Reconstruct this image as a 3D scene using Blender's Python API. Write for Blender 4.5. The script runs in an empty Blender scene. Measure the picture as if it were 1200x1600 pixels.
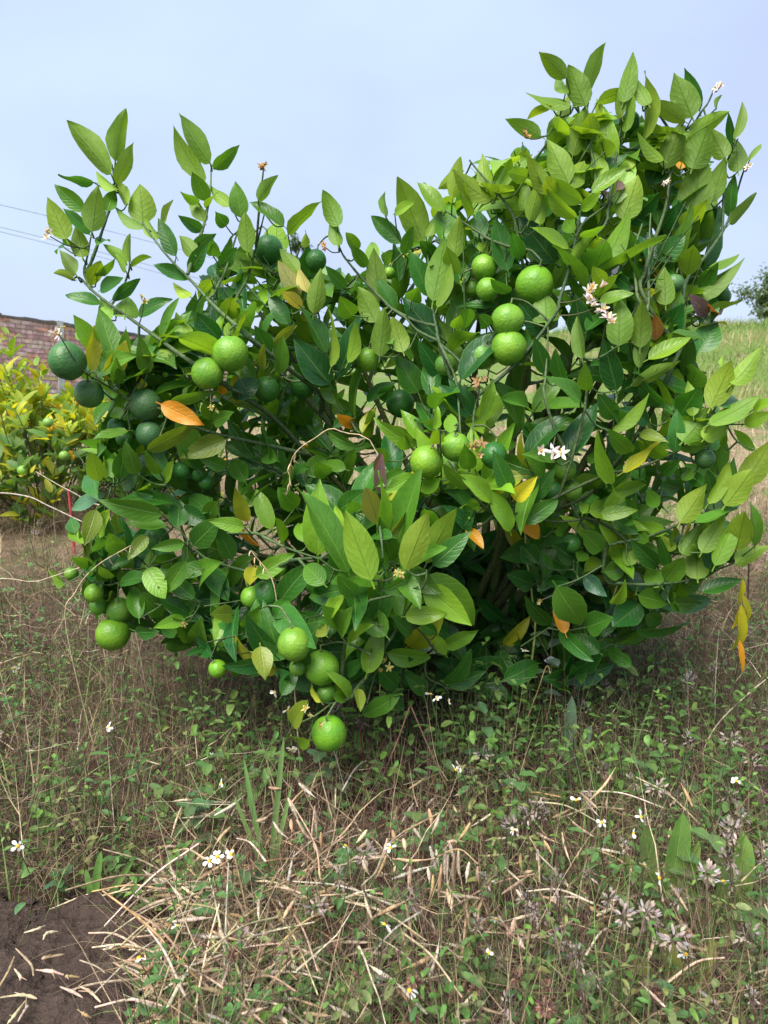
import bpy, math, random
import numpy as np
from mathutils import Vector, Matrix, Euler
from mathutils.bvhtree import BVHTree

R = math.radians
rnd = random.Random(7)
rng = np.random.default_rng(7)
scene = bpy.context.scene
col = scene.collection

# ------------------------------------------------------------------ camera
CAMZ, PITCH, F = 1.05, R(11.8), 1150.0          # F in photo pixels (1200 x 1600)
cam_d = bpy.data.cameras.new('camera')
cam = bpy.data.objects.new('camera', cam_d); col.objects.link(cam)
cam.location = (0, 0, CAMZ); cam.rotation_euler = (R(90) - PITCH, 0, 0)
cam_d.sensor_fit = 'VERTICAL'; cam_d.sensor_height = 36; cam_d.sensor_width = 27
cam_d.lens = F / 1600 * 36
cam_d.clip_start = 0.05; cam_d.clip_end = 2000
cam_d.dof.use_dof = True; cam_d.dof.focus_distance = 1.55; cam_d.dof.aperture_fstop = 8.5
scene.camera = cam
scene.render.resolution_x = 768; scene.render.resolution_y = 1024

# ------------------------------------------------------------------ sky, sun, exposure
SUN_EL, SUN_AZ = R(58), R(215)                  # azimuth clockwise from +Y
w = bpy.data.worlds.new('World'); scene.world = w; w.use_nodes = True
nt = w.node_tree; nt.nodes.clear()
def wn(t, **k):
    n = nt.nodes.new(t)
    for a, v in k.items(): setattr(n, a, v)
    return n
out = wn('ShaderNodeOutputWorld'); bg = wn('ShaderNodeBackground'); bg.inputs['Strength'].default_value = 0.1
sky = wn('ShaderNodeTexSky', sky_type='NISHITA', sun_disc=False, sun_elevation=SUN_EL, sun_rotation=SUN_AZ)
tc = wn('ShaderNodeTexCoord'); mp = wn('ShaderNodeMapping'); mp.inputs['Scale'].default_value = (1.6, 1.6, 3.2)
mp.inputs['Location'].default_value = (0.35, 0.2, 0.1)
ns = wn('ShaderNodeTexNoise'); ns.inputs['Scale'].default_value = 1.3; ns.inputs['Detail'].default_value = 5; ns.inputs['Roughness'].default_value = 0.45
cr = wn('ShaderNodeValToRGB')
cr.color_ramp.elements[0].position = 0.36; cr.color_ramp.elements[0].color = (0.53, 0.635, 0.95, 1)
cr.color_ramp.elements[1].position = 0.66; cr.color_ramp.elements[1].color = (0.63, 0.78, 1.0, 1)
sc_ = wn('ShaderNodeMix', data_type='RGBA', blend_type='MULTIPLY'); sc_.inputs[0].default_value = 1
sc_.inputs[7].default_value = (6.7, 6.6, 6.4, 1)
mx = wn('ShaderNodeMix', data_type='RGBA'); mx.inputs[0].default_value = 0.9
L = nt.links.new
L(tc.outputs['Generated'], mp.inputs[0]); L(mp.outputs[0], ns.inputs['Vector']); L(ns.outputs['Fac'], cr.inputs[0])
L(cr.outputs[0], sc_.inputs[6]); L(sky.outputs[0], mx.inputs[6]); L(sc_.outputs[2], mx.inputs[7])
L(mx.outputs[2], bg.inputs[0]); L(bg.outputs[0], out.inputs[0])
sun_d = bpy.data.lights.new('sun', 'SUN'); sun_d.energy = 4.6; sun_d.angle = R(45); sun_d.color = (1, 0.95, 0.86)
sun = bpy.data.objects.new('sun', sun_d); col.objects.link(sun)
sd = Vector((math.sin(SUN_AZ) * math.cos(SUN_EL), math.cos(SUN_AZ) * math.cos(SUN_EL), math.sin(SUN_EL)))
sun.rotation_euler = sd.to_track_quat('Z', 'Y').to_euler()
vs = scene.view_settings
vs.view_transform = 'Standard'; vs.look = 'None'; vs.exposure = 0.82; vs.gamma = 1; vs.use_curve_mapping = False
scene.cycles.max_bounces = 6; scene.cycles.transmission_bounces = 4; scene.cycles.diffuse_bounces = 4; scene.cycles.glossy_bounces = 2

# ------------------------------------------------------------------ pixel -> place
CP, SP = math.cos(PITCH), math.sin(PITCH)
CAM = Vector((0, 0, CAMZ))
def ray(px, py):
    a, b = (px - 600) / F, (800 - py) / F
    return Vector((a, CP + b * SP, -SP + b * CP))
def P(px, py, Y):
    d = ray(px, py); return CAM + d * (Y / d.y)
def H(px, py, z=0.0):
    d = ray(px, py); return CAM + d * ((z - CAMZ) / d.z)
def proj(p):
    v = Vector(p) - CAM
    f = v.y * CP - v.z * SP; u = v.y * SP + v.z * CP
    return 600 + F * v.x / f, 800 - F * u / f

def sstep(a, b, x):
    t = np.clip((x - a) / (b - a), 0, 1); return t * t * (3 - 2 * t)
def gz(x, y):
    x = np.asarray(x, float); y = np.asarray(y, float)
    near = np.exp(-((x / 9) ** 2 + (y / 9) ** 2))
    b = 0.012 * np.sin(3.1 * x + 1.3 * y) + 0.014 * np.sin(2.3 * y - 1.7 * x + 1) + 0.007 * np.sin(7.7 * x + 2) * np.sin(6.1 * y)
    far = 0.09 * np.sin(0.41 * x + 0.9) * np.sin(0.33 * y) * (1 - near)
    hill = 2.12 * sstep(11, 25, y + 0.4 * np.sin(x * 0.7)) * sstep(1.5, 7.5, x)
    return b * near + far + hill

# ------------------------------------------------------------------ mesh helpers
def set_props(o, label=None, cat=None, group=None, kind=None):
    if label: o['label'] = label
    if cat: o['category'] = cat
    if group: o['group'] = group
    if kind: o['kind'] = kind
    return o
def link(name, me, parent=None, loc=None):
    o = bpy.data.objects.new(name, me); col.objects.link(o)
    if parent is not None: o.parent = parent
    if loc is not None: o.location = loc
    return o
def empty(name, loc, label=None, cat=None, group=None):
    o = link(name, None, None, loc); o.empty_display_size = 0.05
    return set_props(o, label, cat, group)
def mesh(name, blocks, mat, smooth=True):
    """blocks: list of (V n,3 | F m,k | C n,4 or None | UV n,2 or None)"""
    V = []; LV = []; LT = []; C = []; U = []; off = 0
    for b in blocks:
        v, f = np.asarray(b[0], float).reshape(-1, 3), np.asarray(b[1], int)
        V.append(v); LV.append((f + off).ravel()); LT.append(np.full(len(f), f.shape[1]))
        c = b[2] if len(b) > 2 and b[2] is not None else np.ones((len(v), 4))
        c = np.asarray(c, float)
        if c.ndim == 1:
            c = np.tile(np.append(c[:3], 1.0), (len(v), 1))
        C.append(c); U.append(b[3] if len(b) > 3 and b[3] is not None else np.zeros((len(v), 2)))
        off += len(v)
    V = np.concatenate(V); LV = np.concatenate(LV); LT = np.concatenate(LT); C = np.concatenate(C); U = np.concatenate(U)
    me = bpy.data.meshes.new(name)
    me.vertices.add(len(V)); me.vertices.foreach_set('co', V.astype(np.float32).ravel())
    me.loops.add(len(LV)); me.loops.foreach_set('vertex_index', LV.astype(np.int32))
    me.polygons.add(len(LT)); me.polygons.foreach_set('loop_start', (np.cumsum(LT) - LT).astype(np.int32))
    me.polygons.foreach_set('loop_total', LT.astype(np.int32))
    me.polygons.foreach_set('use_smooth', np.full(len(LT), smooth))
    a = me.attributes.new('col', 'FLOAT_COLOR', 'POINT'); a.data.foreach_set('color', C.astype(np.float32).ravel())
    uv = me.uv_layers.new(name='UVMap'); uv.data.foreach_set('uv', U[LV].astype(np.float32).ravel())
    me.update(calc_edges=True); me.validate()
    if mat: me.materials.append(mat)
    return me
def tube(pts, r0, r1, n=6, c=(1, 1, 1), cap=True, jit=0.0):
    """tapered tube along a polyline as a block"""
    P_ = [Vector(p) for p in pts]; m = len(P_); V = []
    ref = Vector((0.31, 0.17, 0.93))
    for i, p in enumerate(P_):
        t = (P_[min(i + 1, m - 1)] - P_[max(i - 1, 0)]).normalized()
        s = t.cross(ref)
        if s.length < 0.05: s = t.cross(Vector((1, 0, 0)))
        s.normalize(); q = t.cross(s)
        r = r0[i] if isinstance(r0, (list, tuple)) else r0 + (r1 - r0) * i / (m - 1); r *= 1 + jit * rnd.uniform(-1, 1)
        for k in range(n):
            a = 2 * math.pi * k / n
            V.append(p + s * (r * math.cos(a)) + q * (r * math.sin(a)))
    Fq = [[i * n + k, i * n + (k + 1) % n, (i + 1) * n + (k + 1) % n, (i + 1) * n + k] for i in range(m - 1) for k in range(n)]
    if cap:
        for i0 in (0, m - 1):
            V.append(P_[i0]); ci = len(V) - 1
            for k in range(n): Fq.append([i0 * n + k, i0 * n + (k + 1) % n, ci, ci])
        q4 = [f for f in Fq if f[2] != f[3]]; t3 = [f[:3] for f in Fq if f[2] == f[3]]
        V = np.array(V)
        return [(V, q4, c), (np.array([V[i] for f in t3 for i in f]), np.arange(len(t3) * 3).reshape(-1, 3), c)]
    return [(np.array(V), Fq, c)]
def smooth_path(pts, k=5):
    """Catmull-Rom through the points"""
    p = [Vector(q) for q in pts]
    if len(p) < 3:
        return [p[0].lerp(p[-1], i / k) for i in range(k + 1)]
    e = [p[0] * 2 - p[1]] + p + [p[-1] * 2 - p[-2]]; o = []
    for i in range(1, len(e) - 2):
        a, b, c_, d = e[i - 1:i + 3]
        for j in range(k):
            t = j / k
            o.append(0.5 * ((2 * b) + (c_ - a) * t + (2 * a - 5 * b + 4 * c_ - d) * t * t + (3 * b - a - 3 * c_ + d) * t ** 3))
    o.append(p[-1]); return o

# ------------------------------------------------------------------ materials
def newmat(name):
    m = bpy.data.materials.new(name); m.use_nodes = True
    t = m.node_tree; t.nodes.clear(); return m, t
class NB:
    def __init__(s, t): s.t = t
    def n(s, typ, ins=None, **k):
        n = s.t.nodes.new(typ)
        for a, v in k.items(): setattr(n, a, v)
        for a, v in (ins or {}).items():
            if isinstance(v, bpy.types.NodeSocket): s.t.links.new(v, n.inputs[a])
            else: n.inputs[a].default_value = v
        return n
    def math(s, op, a, b=0.0, c=0.0, clamp=False):
        n = s.n('ShaderNodeMath', {0: a, 1: b, 2: c}, operation=op); n.use_clamp = clamp; return n.outputs[0]
    def mix(s, f, a, b, mode='MIX'):
        return s.n('ShaderNodeMix', {0: f, 6: a, 7: b}, data_type='RGBA', blend_type=mode).outputs[2]
    def ramp(s, f, a, b):
        return s.n('ShaderNodeMapRange', {0: f, 1: a, 2: b}, interpolation_type='SMOOTHSTEP').outputs[0]
    def noise(s, scale, detail=3, rough=0.55, vec=None, dist=0.0):
        d = {'Scale': scale, 'Detail': detail, 'Roughness': rough, 'Distortion': dist}
        if vec is not None: d['Vector'] = vec
        return s.n('ShaderNodeTexNoise', d)
def c4(r, g, b): return (r, g, b, 1)

def leaf_material(name, rough=0.36, trans=0.30, veins=1.0):
    m, t = newmat(name); b = NB(t)
    at = b.n('ShaderNodeAttribute', attribute_name='col').outputs['Color']
    uv = b.n('ShaderNodeSeparateXYZ', {0: b.n('ShaderNodeUVMap', uv_map='UVMap').outputs[0]})
    u, v = uv.outputs[0], uv.outputs[1]
    av = b.math('MULTIPLY', b.math('ABSOLUTE', b.math('SUBTRACT', v, 0.5)), 2)
    geo = b.n('ShaderNodeNewGeometry')
    pos = b.n('ShaderNodeTexCoord').outputs['Object']
    nz = b.noise(46, 2, 0.45, pos); nz2 = b.noise(9, 2, 0.5, pos)
    wob = b.math('MULTIPLY', b.math('SUBTRACT', nz.outputs['Fac'], 0.5), 1.5)
    tt = b.math('ADD', b.math('SUBTRACT', b.math('MULTIPLY', u, 7.5), b.math('MULTIPLY', av, 2.0)), wob)
    saw = b.math('MULTIPLY', b.math('ABSOLUTE', b.math('SUBTRACT', b.math('FRACT', tt), 0.5)), 2)
    sec = b.ramp(saw, 0.45, 1.0)
    mid = b.math('SUBTRACT', 1.0, b.ramp(av, 0.015, 0.085))
    edge = b.ramp(av, 0.90, 1.0)
    base = b.mix(b.ramp(nz2.outputs['Fac'], 0.3, 0.75), b.mix(1.0, at, c4(0.80, 0.84, 0.85), 'MULTIPLY'), b.mix(1.0, at, c4(1.22, 1.15, 1.05), 'MULTIPLY'))
    base = b.mix(b.math('MULTIPLY', b.ramp(nz.outputs['Fac'], 0.55, 0.8), 0.25), base, b.mix(1.0, at, c4(1.5, 1.3, 0.9), 'MULTIPLY'))
    light = b.mix(0.55, b.mix(1.0, at, c4(1.8, 1.5, 1.2), 'MULTIPLY'), c4(0.22, 0.34, 0.08))
    vm = b.math('MAXIMUM', b.math('MULTIPLY', sec, 0.11 * veins), b.math('MULTIPLY', mid, 0.65))
    vm = b.math('MAXIMUM', vm, b.math('MULTIPLY', edge, 0.5))
    front = b.mix(vm, base, light)
    back0 = b.mix(0.16, b.mix(1.0, base, c4(1.22, 1.12, 0.95), 'MULTIPLY'), c4(0.20, 0.30, 0.06))
    backc = b.mix(b.math('MAXIMUM', b.math('MULTIPLY', mid, 0.6), b.math('MULTIPLY', sec, 0.12)), back0, b.mix(1.0, back0, c4(0.62, 0.72, 0.5), 'MULTIPLY'))
    colr = b.mix(geo.outputs['Backfacing'], front, backc)
    hgt = b.math('ADD', b.math('MULTIPLY', sec, -0.16), b.math('MULTIPLY', mid, -0.7))
    hgt = b.math('ADD', hgt, b.math('MULTIPLY', nz.outputs['Fac'], 0.9))
    bump = b.n('ShaderNodeBump', {'Height': hgt, 'Strength': 0.5, 'Distance': 0.0030}).outputs[0]
    ro = b.math('ADD', b.math('MULTIPLY', geo.outputs['Backfacing'], 0.22), b.math('MULTIPLY_ADD', nz2.outputs['Fac'], 0.2, rough - 0.1))
    pr = b.n('ShaderNodeBsdfPrincipled', {'Base Color': colr, 'Roughness': ro, 'Normal': bump, 'Specular IOR Level': 0.45})
    tr = b.n('ShaderNodeBsdfTranslucent', {'Color': b.mix(1.0, colr, c4(1.9, 1.7, 0.7), 'MULTIPLY'), 'Normal': bump})
    ms = b.n('ShaderNodeMixShader', {0: trans, 1: pr.outputs[0], 2: tr.outputs[0]})
    b.n('ShaderNodeOutputMaterial', {0: ms.outputs[0]}); return m
def simple_material(name, rough=0.7, trans=0.0, nscale=60, amp=0.35, bump=0.3, bdist=0.001, spec=0.3):
    m, t = newmat(name); b = NB(t)
    at = b.n('ShaderNodeAttribute', attribute_name='col').outputs['Color']
    pos = b.n('ShaderNodeNewGeometry').outputs['Position']
    nz = b.noise(nscale, 4, 0.6, pos)
    colr = b.mix(b.ramp(nz.outputs['Fac'], 0.3, 0.7), b.mix(1.0, at, c4(1 - amp, 1 - amp, 1 - amp), 'MULTIPLY'), b.mix(1.0, at, c4(1 + amp, 1 + amp, 1 + amp), 'MULTIPLY'))
    bp = b.n('ShaderNodeBump', {'Height': nz.outputs['Fac'], 'Strength': bump, 'Distance': bdist}).outputs[0]
    sh = b.n('ShaderNodeBsdfPrincipled', {'Base Color': colr, 'Roughness': rough, 'Normal': bp, 'Specular IOR Level': spec}).outputs[0]
    if trans:
        tr = b.n('ShaderNodeBsdfTranslucent', {'Color': b.mix(1.0, colr, c4(1.5, 1.45, 0.9), 'MULTIPLY')})
        sh = b.n('ShaderNodeMixShader', {0: trans, 1: sh, 2: tr.outputs[0]}).outputs[0]
    b.n('ShaderNodeOutputMaterial', {0: sh}); return m
def lime_material():
    m, t = newmat('lime_peel'); b = NB(t)
    at = b.n('ShaderNodeAttribute', attribute_name='col').outputs['Color']
    pos = b.n('ShaderNodeTexCoord').outputs['Object']
    vo = b.n('ShaderNodeTexVoronoi', {'Vector': pos, 'Scale': 420.0}, feature='F1')
    vb = b.n('ShaderNodeTexVoronoi', {'Vector': pos, 'Scale': 190.0}, feature='SMOOTH_F1')
    nz = b.noise(26, 3, 0.55, pos); nf = b.noise(120, 2, 0.5, pos)
    pore = b.ramp(vo.outputs['Distance'], 0.0, 0.45)
    c0 = b.mix(b.ramp(nz.outputs['Fac'], 0.3, 0.72), b.mix(1.0, at, c4(0.75, 0.85, 0.85), 'MULTIPLY'), b.mix(1.0, at, c4(1.3, 1.14, 1.05), 'MULTIPLY'))
    c1 = b.mix(b.math('MULTIPLY', b.math('SUBTRACT', 1.0, pore), 0.35), c0, b.mix(1.0, at, c4(1.5, 1.35, 1.2), 'MULTIPLY'))
    h = b.math('ADD', b.math('MULTIPLY', vb.outputs['Distance'], 1.0), b.math('MULTIPLY', nf.outputs['Fac'], 0.7))
    bp = b.n('ShaderNodeBump', {'Height': h, 'Strength': 0.6, 'Distance': 0.0014}).outputs[0]
    pr = b.n('ShaderNodeBsdfPrincipled', {'Base Color': c1, 'Roughness': 0.42, 'Normal': bp, 'Specular IOR Level': 0.4})
    b.n('ShaderNodeOutputMaterial', {0: pr.outputs[0]}); return m
M_leaf = leaf_material('citrus_leaf', 0.34, 0.32)
M_leaf_far = leaf_material('shrub_leaf', 0.5, 0.34, 0.6)
M_bark = simple_material('green_bark', 0.65, 0, 140, 0.35, 0.5, 0.0015)
M_weed = simple_material('weed_leaf', 0.6, 0.25, 90, 0.28, 0.3, 0.001)
M_dry = simple_material('dry_straw', 0.75, 0.12, 70, 0.35, 0.3, 0.001, 0.2)
M_petal = simple_material('petal', 0.6, 0.25, 80, 0.08, 0.1)
M_lime = lime_material()
M_plain = simple_material('plain_matt', 0.8, 0, 12, 0.2, 0.4, 0.004)

# ------------------------------------------------------------------ ground
def ground_material():
    m, t = newmat('weedy_ground'); b = NB(t)
    pos = b.n('ShaderNodeNewGeometry').outputs['Position']
    n1 = b.noise(1.1, 5, 0.6, pos); n2 = b.noise(14, 5, 0.65, pos); n3 = b.noise(0.35, 4, 0.6, pos); n4 = b.noise(90, 3, 0.6, pos)
    soil = b.mix(n2.outputs['Fac'], c4(0.022, 0.016, 0.012), c4(0.075, 0.055, 0.038))
    straw = b.mix(n2.outputs['Fac'], c4(0.17, 0.12, 0.075), c4(0.34, 0.265, 0.17))
    grass = b.mix(n4.outputs['Fac'], c4(0.07, 0.12, 0.03), c4(0.17, 0.24, 0.06))
    z = b.n('ShaderNodeSeparateXYZ', {0: pos})
    far = b.ramp(z.outputs[1], 2.5, 5.0)
    near = b.mix(b.math('MULTIPLY', b.ramp(n2.outputs['Fac'], 0.45, 0.7), 0.35), soil, straw)
    field = b.mix(b.ramp(n1.outputs['Fac'], 0.45, 0.65), straw, grass)
    field = b.mix(b.math('MULTIPLY', b.ramp(z.outputs[1], 11.0, 15.0), b.ramp(n3.outputs['Fac'], 0.36, 0.5)), field, grass)
    c = b.mix(far, near, field)
    bp = b.n('ShaderNodeBump', {'Height': b.math('ADD', n2.outputs['Fac'], b.math('MULTIPLY', n4.outputs['Fac'], 0.4)), 'Strength': 0.8, 'Distance': 0.03}).outputs[0]
    pr = b.n('ShaderNodeBsdfPrincipled', {'Base Color': c, 'Roughness': 0.95, 'Normal': bp, 'Specular IOR Level': 0.1})
    b.n('ShaderNodeOutputMaterial', {0: pr.outputs[0]}); return m
xs = np.concatenate([-np.geomspace(900, 4, 40), np.linspace(-3.9, 3.9, 100), np.geomspace(4, 900, 60)])
ys = np.concatenate([-np.geomspace(900, 1, 20), np.linspace(-0.9, 5, 90), np.geomspace(5.1, 40, 50), np.geomspace(42, 1500, 25)])
gx, gy = np.meshgrid(xs, ys)
gv = np.stack([gx, gy, gz(gx, gy)], -1).reshape(-1, 3); nx = len(xs)
ii, jj = np.meshgrid(np.arange(len(ys) - 1), np.arange(nx - 1), indexing='ij'); k0 = (ii * nx + jj).ravel()
gf = np.stack([k0, k0 + 1, k0 + nx + 1, k0 + nx], -1)
set_props(link('ground', mesh('ground', [(gv, gf)], ground_material())), kind='structure')

# bare soil in the near corner
def soil_edge(x, y):          # > 0 inside the bare soil
    wob = 0.05 * np.sin(17 * x + 3 * y) + 0.035 * np.sin(31 * y + 9 * x + 1) + 0.02 * np.sin(57 * x - 23 * y)
    return np.minimum(-0.41 - (y - 0.99) * 0.35 - x, 1.25 - y) + wob
def soil_material():
    m, t = newmat('bare_soil'); b = NB(t)
    pos = b.n('ShaderNodeNewGeometry').outputs['Position']
    n1 = b.noise(22, 6, 0.7, pos); n2 = b.noise(130, 4, 0.7, pos); vo = b.n('ShaderNodeTexVoronoi', {'Vector': pos, 'Scale': 60.0})
    c = b.mix(n1.outputs['Fac'], c4(0.030, 0.021, 0.018), c4(0.115, 0.082, 0.068))
    c = b.mix(b.math('MULTIPLY', b.ramp(n2.outputs['Fac'], 0.58, 0.72), 0.5), c, c4(0.2, 0.15, 0.11))
    h = b.math('ADD', b.math('ADD', n1.outputs['Fac'], b.math('MULTIPLY', n2.outputs['Fac'], 0.5)), b.math('MULTIPLY', vo.outputs['Distance'], 0.5))
    bp = b.n('ShaderNodeBump', {'Height': h, 'Strength': 1.0, 'Distance': 0.02}).outputs[0]
    pr = b.n('ShaderNodeBsdfPrincipled', {'Base Color': c, 'Roughness': 0.95, 'Normal': bp, 'Specular IOR Level': 0.1})
    b.n('ShaderNodeOutputMaterial', {0: pr.outputs[0]}); return m
sx = np.linspace(-2.2, -0.25, 230); sy = np.linspace(0.45, 1.4, 120); SX, SY = np.meshgrid(sx, sy)
def vnoise(x, y, s, seed):
    g = np.random.default_rng(seed).random((64, 64)); x = x * s; y = y * s
    i = np.floor(x).astype(int); j = np.floor(y).astype(int); fx = x - i; fy = y - j
    fx = fx * fx * (3 - 2 * fx); fy = fy * fy * (3 - 2 * fy); g_ = lambda a, b_: g[a % 64, b_ % 64]
    return (g_(i, j) * (1 - fx) + g_(i + 1, j) * fx) * (1 - fy) + (g_(i, j + 1) * (1 - fx) + g_(i + 1, j + 1) * fx) * fy
E = soil_edge(SX, SY)
SZ = gz(SX, SY) + np.clip(E, -0.02, 0.04) * 0.25 + 0.008 + 0.022 * vnoise(SX, SY, 16, 1) + 0.016 * vnoise(SX, SY, 38, 2) + 0.009 * vnoise(SX, SY, 75, 3)
ii, jj = np.meshgrid(np.arange(119), np.arange(229), indexing='ij'); k0 = (ii * 230 + jj).ravel()
sf = np.stack([k0, k0 + 1, k0 + 231, k0 + 230], -1)[(E[:-1, :-1] > 0).ravel()]
set_props(link('soil_patch', mesh('soil_patch', [(np.stack([SX, SY, SZ], -1).reshape(-1, 3), sf)], soil_material())), kind='structure')
clods = []
ico = np.array([(0, 0, 1), (.9, 0, .4), (.28, .85, .4), (-.72, .53, .4), (-.72, -.53, .4), (.28, -.85, .4), (0, 0, -.6)])
icof = np.array([(0, 1, 2), (0, 2, 3), (0, 3, 4), (0, 4, 5), (0, 5, 1), (6, 2, 1), (6, 3, 2), (6, 4, 3), (6, 5, 4), (6, 1, 5)])
for i in range(2200):
    x, y = rnd.uniform(-1.1, -0.3), rnd.uniform(0.8, 1.35)
    if soil_edge(x, y) < 0.0: continue
    s = rnd.uniform(0.002, 0.006) if rnd.random() < 0.9 else rnd.uniform(0.007, 0.014)
    v = ico * s * np.array([rnd.uniform(.7, 1.3) for _ in range(21)]).reshape(7, 3) + np.array([x, y, float(gz(x, y)) + 0.03])
    clods.append((v, icof, None))
set_props(link('soil_clods', mesh('soil_clods', clods, bpy.data.materials['bare_soil'])), 'dark crumbs of earth strewn over the bare soil', 'soil crumbs', kind='stuff')

# ------------------------------------------------------------------ leaf builder
US = np.array([-0.13, 0.0, 0.07, 0.19, 0.34, 0.50, 0.66, 0.81, 0.92, 1.0])
VSN = np.array([-1, -0.5, 0, 0.5, 1.0])
def prof(u, tip=0.8):
    uu = np.clip(u, 0, 1)
    w_ = (uu ** 0.62) * (1 - uu) ** tip; s = (np.linspace(0, 1, 101) ** 0.62 * (1 - np.linspace(0, 1, 101)) ** tip).max()
    w_ = w_ / s
    return np.where(u <= 0.001, 0.055, np.maximum(w_, 0.03))
def grid_faces(nu, nv):
    i, j = np.meshgrid(np.arange(nu - 1), np.arange(nv - 1), indexing='ij'); k = (i * nv + j).ravel()
    return np.stack([k, k + 1, k + nv + 1, k + nv], -1)
LF = grid_faces(len(US), 5)
US_S = np.array([0.0, 0.12, 0.32, 0.58, 0.82, 1.0]); LF_S = grid_faces(6, 3)
def leaf_local(Ln, Wd, fold=0.25, bend=-0.5, wave=0.05, twist=0.0, small=False, tip=0.8):
    us = US_S if small else US; vv = np.array([-1, 0, 1.0]) if small else VSN
    u, v = np.meshgrid(us, vv, indexing='ij')
    wv = prof(u, tip) * Wd / 2
    ph = rnd.uniform(0, 6.28); kf = rnd.uniform(0.8, 1.7)
    x = v * wv * (1 + 0.035 * np.sin(kf * 9 * u + ph))
    z = fold * np.abs(x) + wave * Wd * np.sin(kf * 6.28 * u + ph + (v > 0) * 1.7) * v * v * np.clip(u * 3, 0, 1)
    th = bend * u
    if abs(bend) > 1e-3:
        yy = np.sin(th) / bend; zz = (1 - np.cos(th)) / bend
    else: yy, zz = u, 0 * u
    yc = yy * Ln - z * np.sin(th); zc = zz * Ln + z * np.cos(th)
    tw = twist * np.clip(u, 0, 1); xr = x * np.cos(tw) - (zc - zz * Ln) * np.sin(tw); zr = x * np.sin(tw) + (zc - zz * Ln) * np.cos(tw) + zz * Ln
    uvc = np.stack([np.clip(u, 0, 1), 0.5 + 0.5 * v], -1).reshape(-1, 2)
    return np.stack([xr, yc, zr], -1).reshape(-1, 3), uvc
def basis(axis, normal):
    a = Vector(axis).normalized(); n = Vector(normal); n = (n - a * n.dot(a))
    if n.length < 1e-4: n = a.orthogonal()
    n.normalize(); s = a.cross(n)
    return np.array([s, a, n]).T           # columns side, axis, normal
def jitter(c, a=0.16):
    k = 1 + rnd.uniform(-a, a)
    return (c[0] * k * (1 + rnd.uniform(-.12, .12)), c[1] * k, c[2] * k * (1 + rnd.uniform(-.2, .2)))

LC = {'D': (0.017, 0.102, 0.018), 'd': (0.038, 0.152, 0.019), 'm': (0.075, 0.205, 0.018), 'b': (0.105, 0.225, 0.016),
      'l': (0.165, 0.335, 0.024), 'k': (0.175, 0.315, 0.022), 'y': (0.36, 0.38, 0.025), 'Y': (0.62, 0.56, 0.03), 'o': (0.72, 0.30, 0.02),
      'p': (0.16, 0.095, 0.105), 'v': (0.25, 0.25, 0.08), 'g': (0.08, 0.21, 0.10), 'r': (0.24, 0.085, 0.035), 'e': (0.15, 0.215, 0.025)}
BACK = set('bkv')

# depth of the crown's near face, in metres from the camera, by control points
DEP = [(100, 400, 1.78), (200, 250, 1.84), (320, 230, 1.90), (180, 650, 1.60), (100, 570, 1.50), (340, 560, 1.56), (420, 400, 1.86), (620, 400, 1.88),
       (700, 450, 1.72), (950, 150, 1.76), (1100, 200, 1.80), (1150, 300, 1.82), (950, 500, 1.56), (1150, 450, 1.76), (1180, 620, 1.52), (1160, 850, 1.52),
       (1000, 900, 1.62), (870, 940, 1.60), (760, 760, 1.46), (620, 620, 1.80), (560, 880, 1.32), (450, 1000, 1.36), (510, 1140, 1.36), (670, 900, 1.33),
       (160, 990, 1.66), (250, 850, 1.62), (300, 950, 1.62), (780, 950, 1.92), (640, 1060, 1.62), (1000, 1000, 1.70), (400, 750, 1.72), (500, 650, 1.86),
       (690, 710, 1.46), (780, 530, 1.56), (500, 480, 1.72), (860, 330, 1.66), (250, 450, 1.72), (600, 1000, 1.45), (880, 640, 1.52), (380, 900, 1.62)]
DEPA = np.array(DEP)
def D(px, py):
    d2 = (DEPA[:, 0] - px) ** 2 + (DEPA[:, 1] - py) ** 2 + 400
    w_ = 1 / d2 ** 1.5; return float((w_ * DEPA[:, 2]).sum() / w_.sum())

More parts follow.
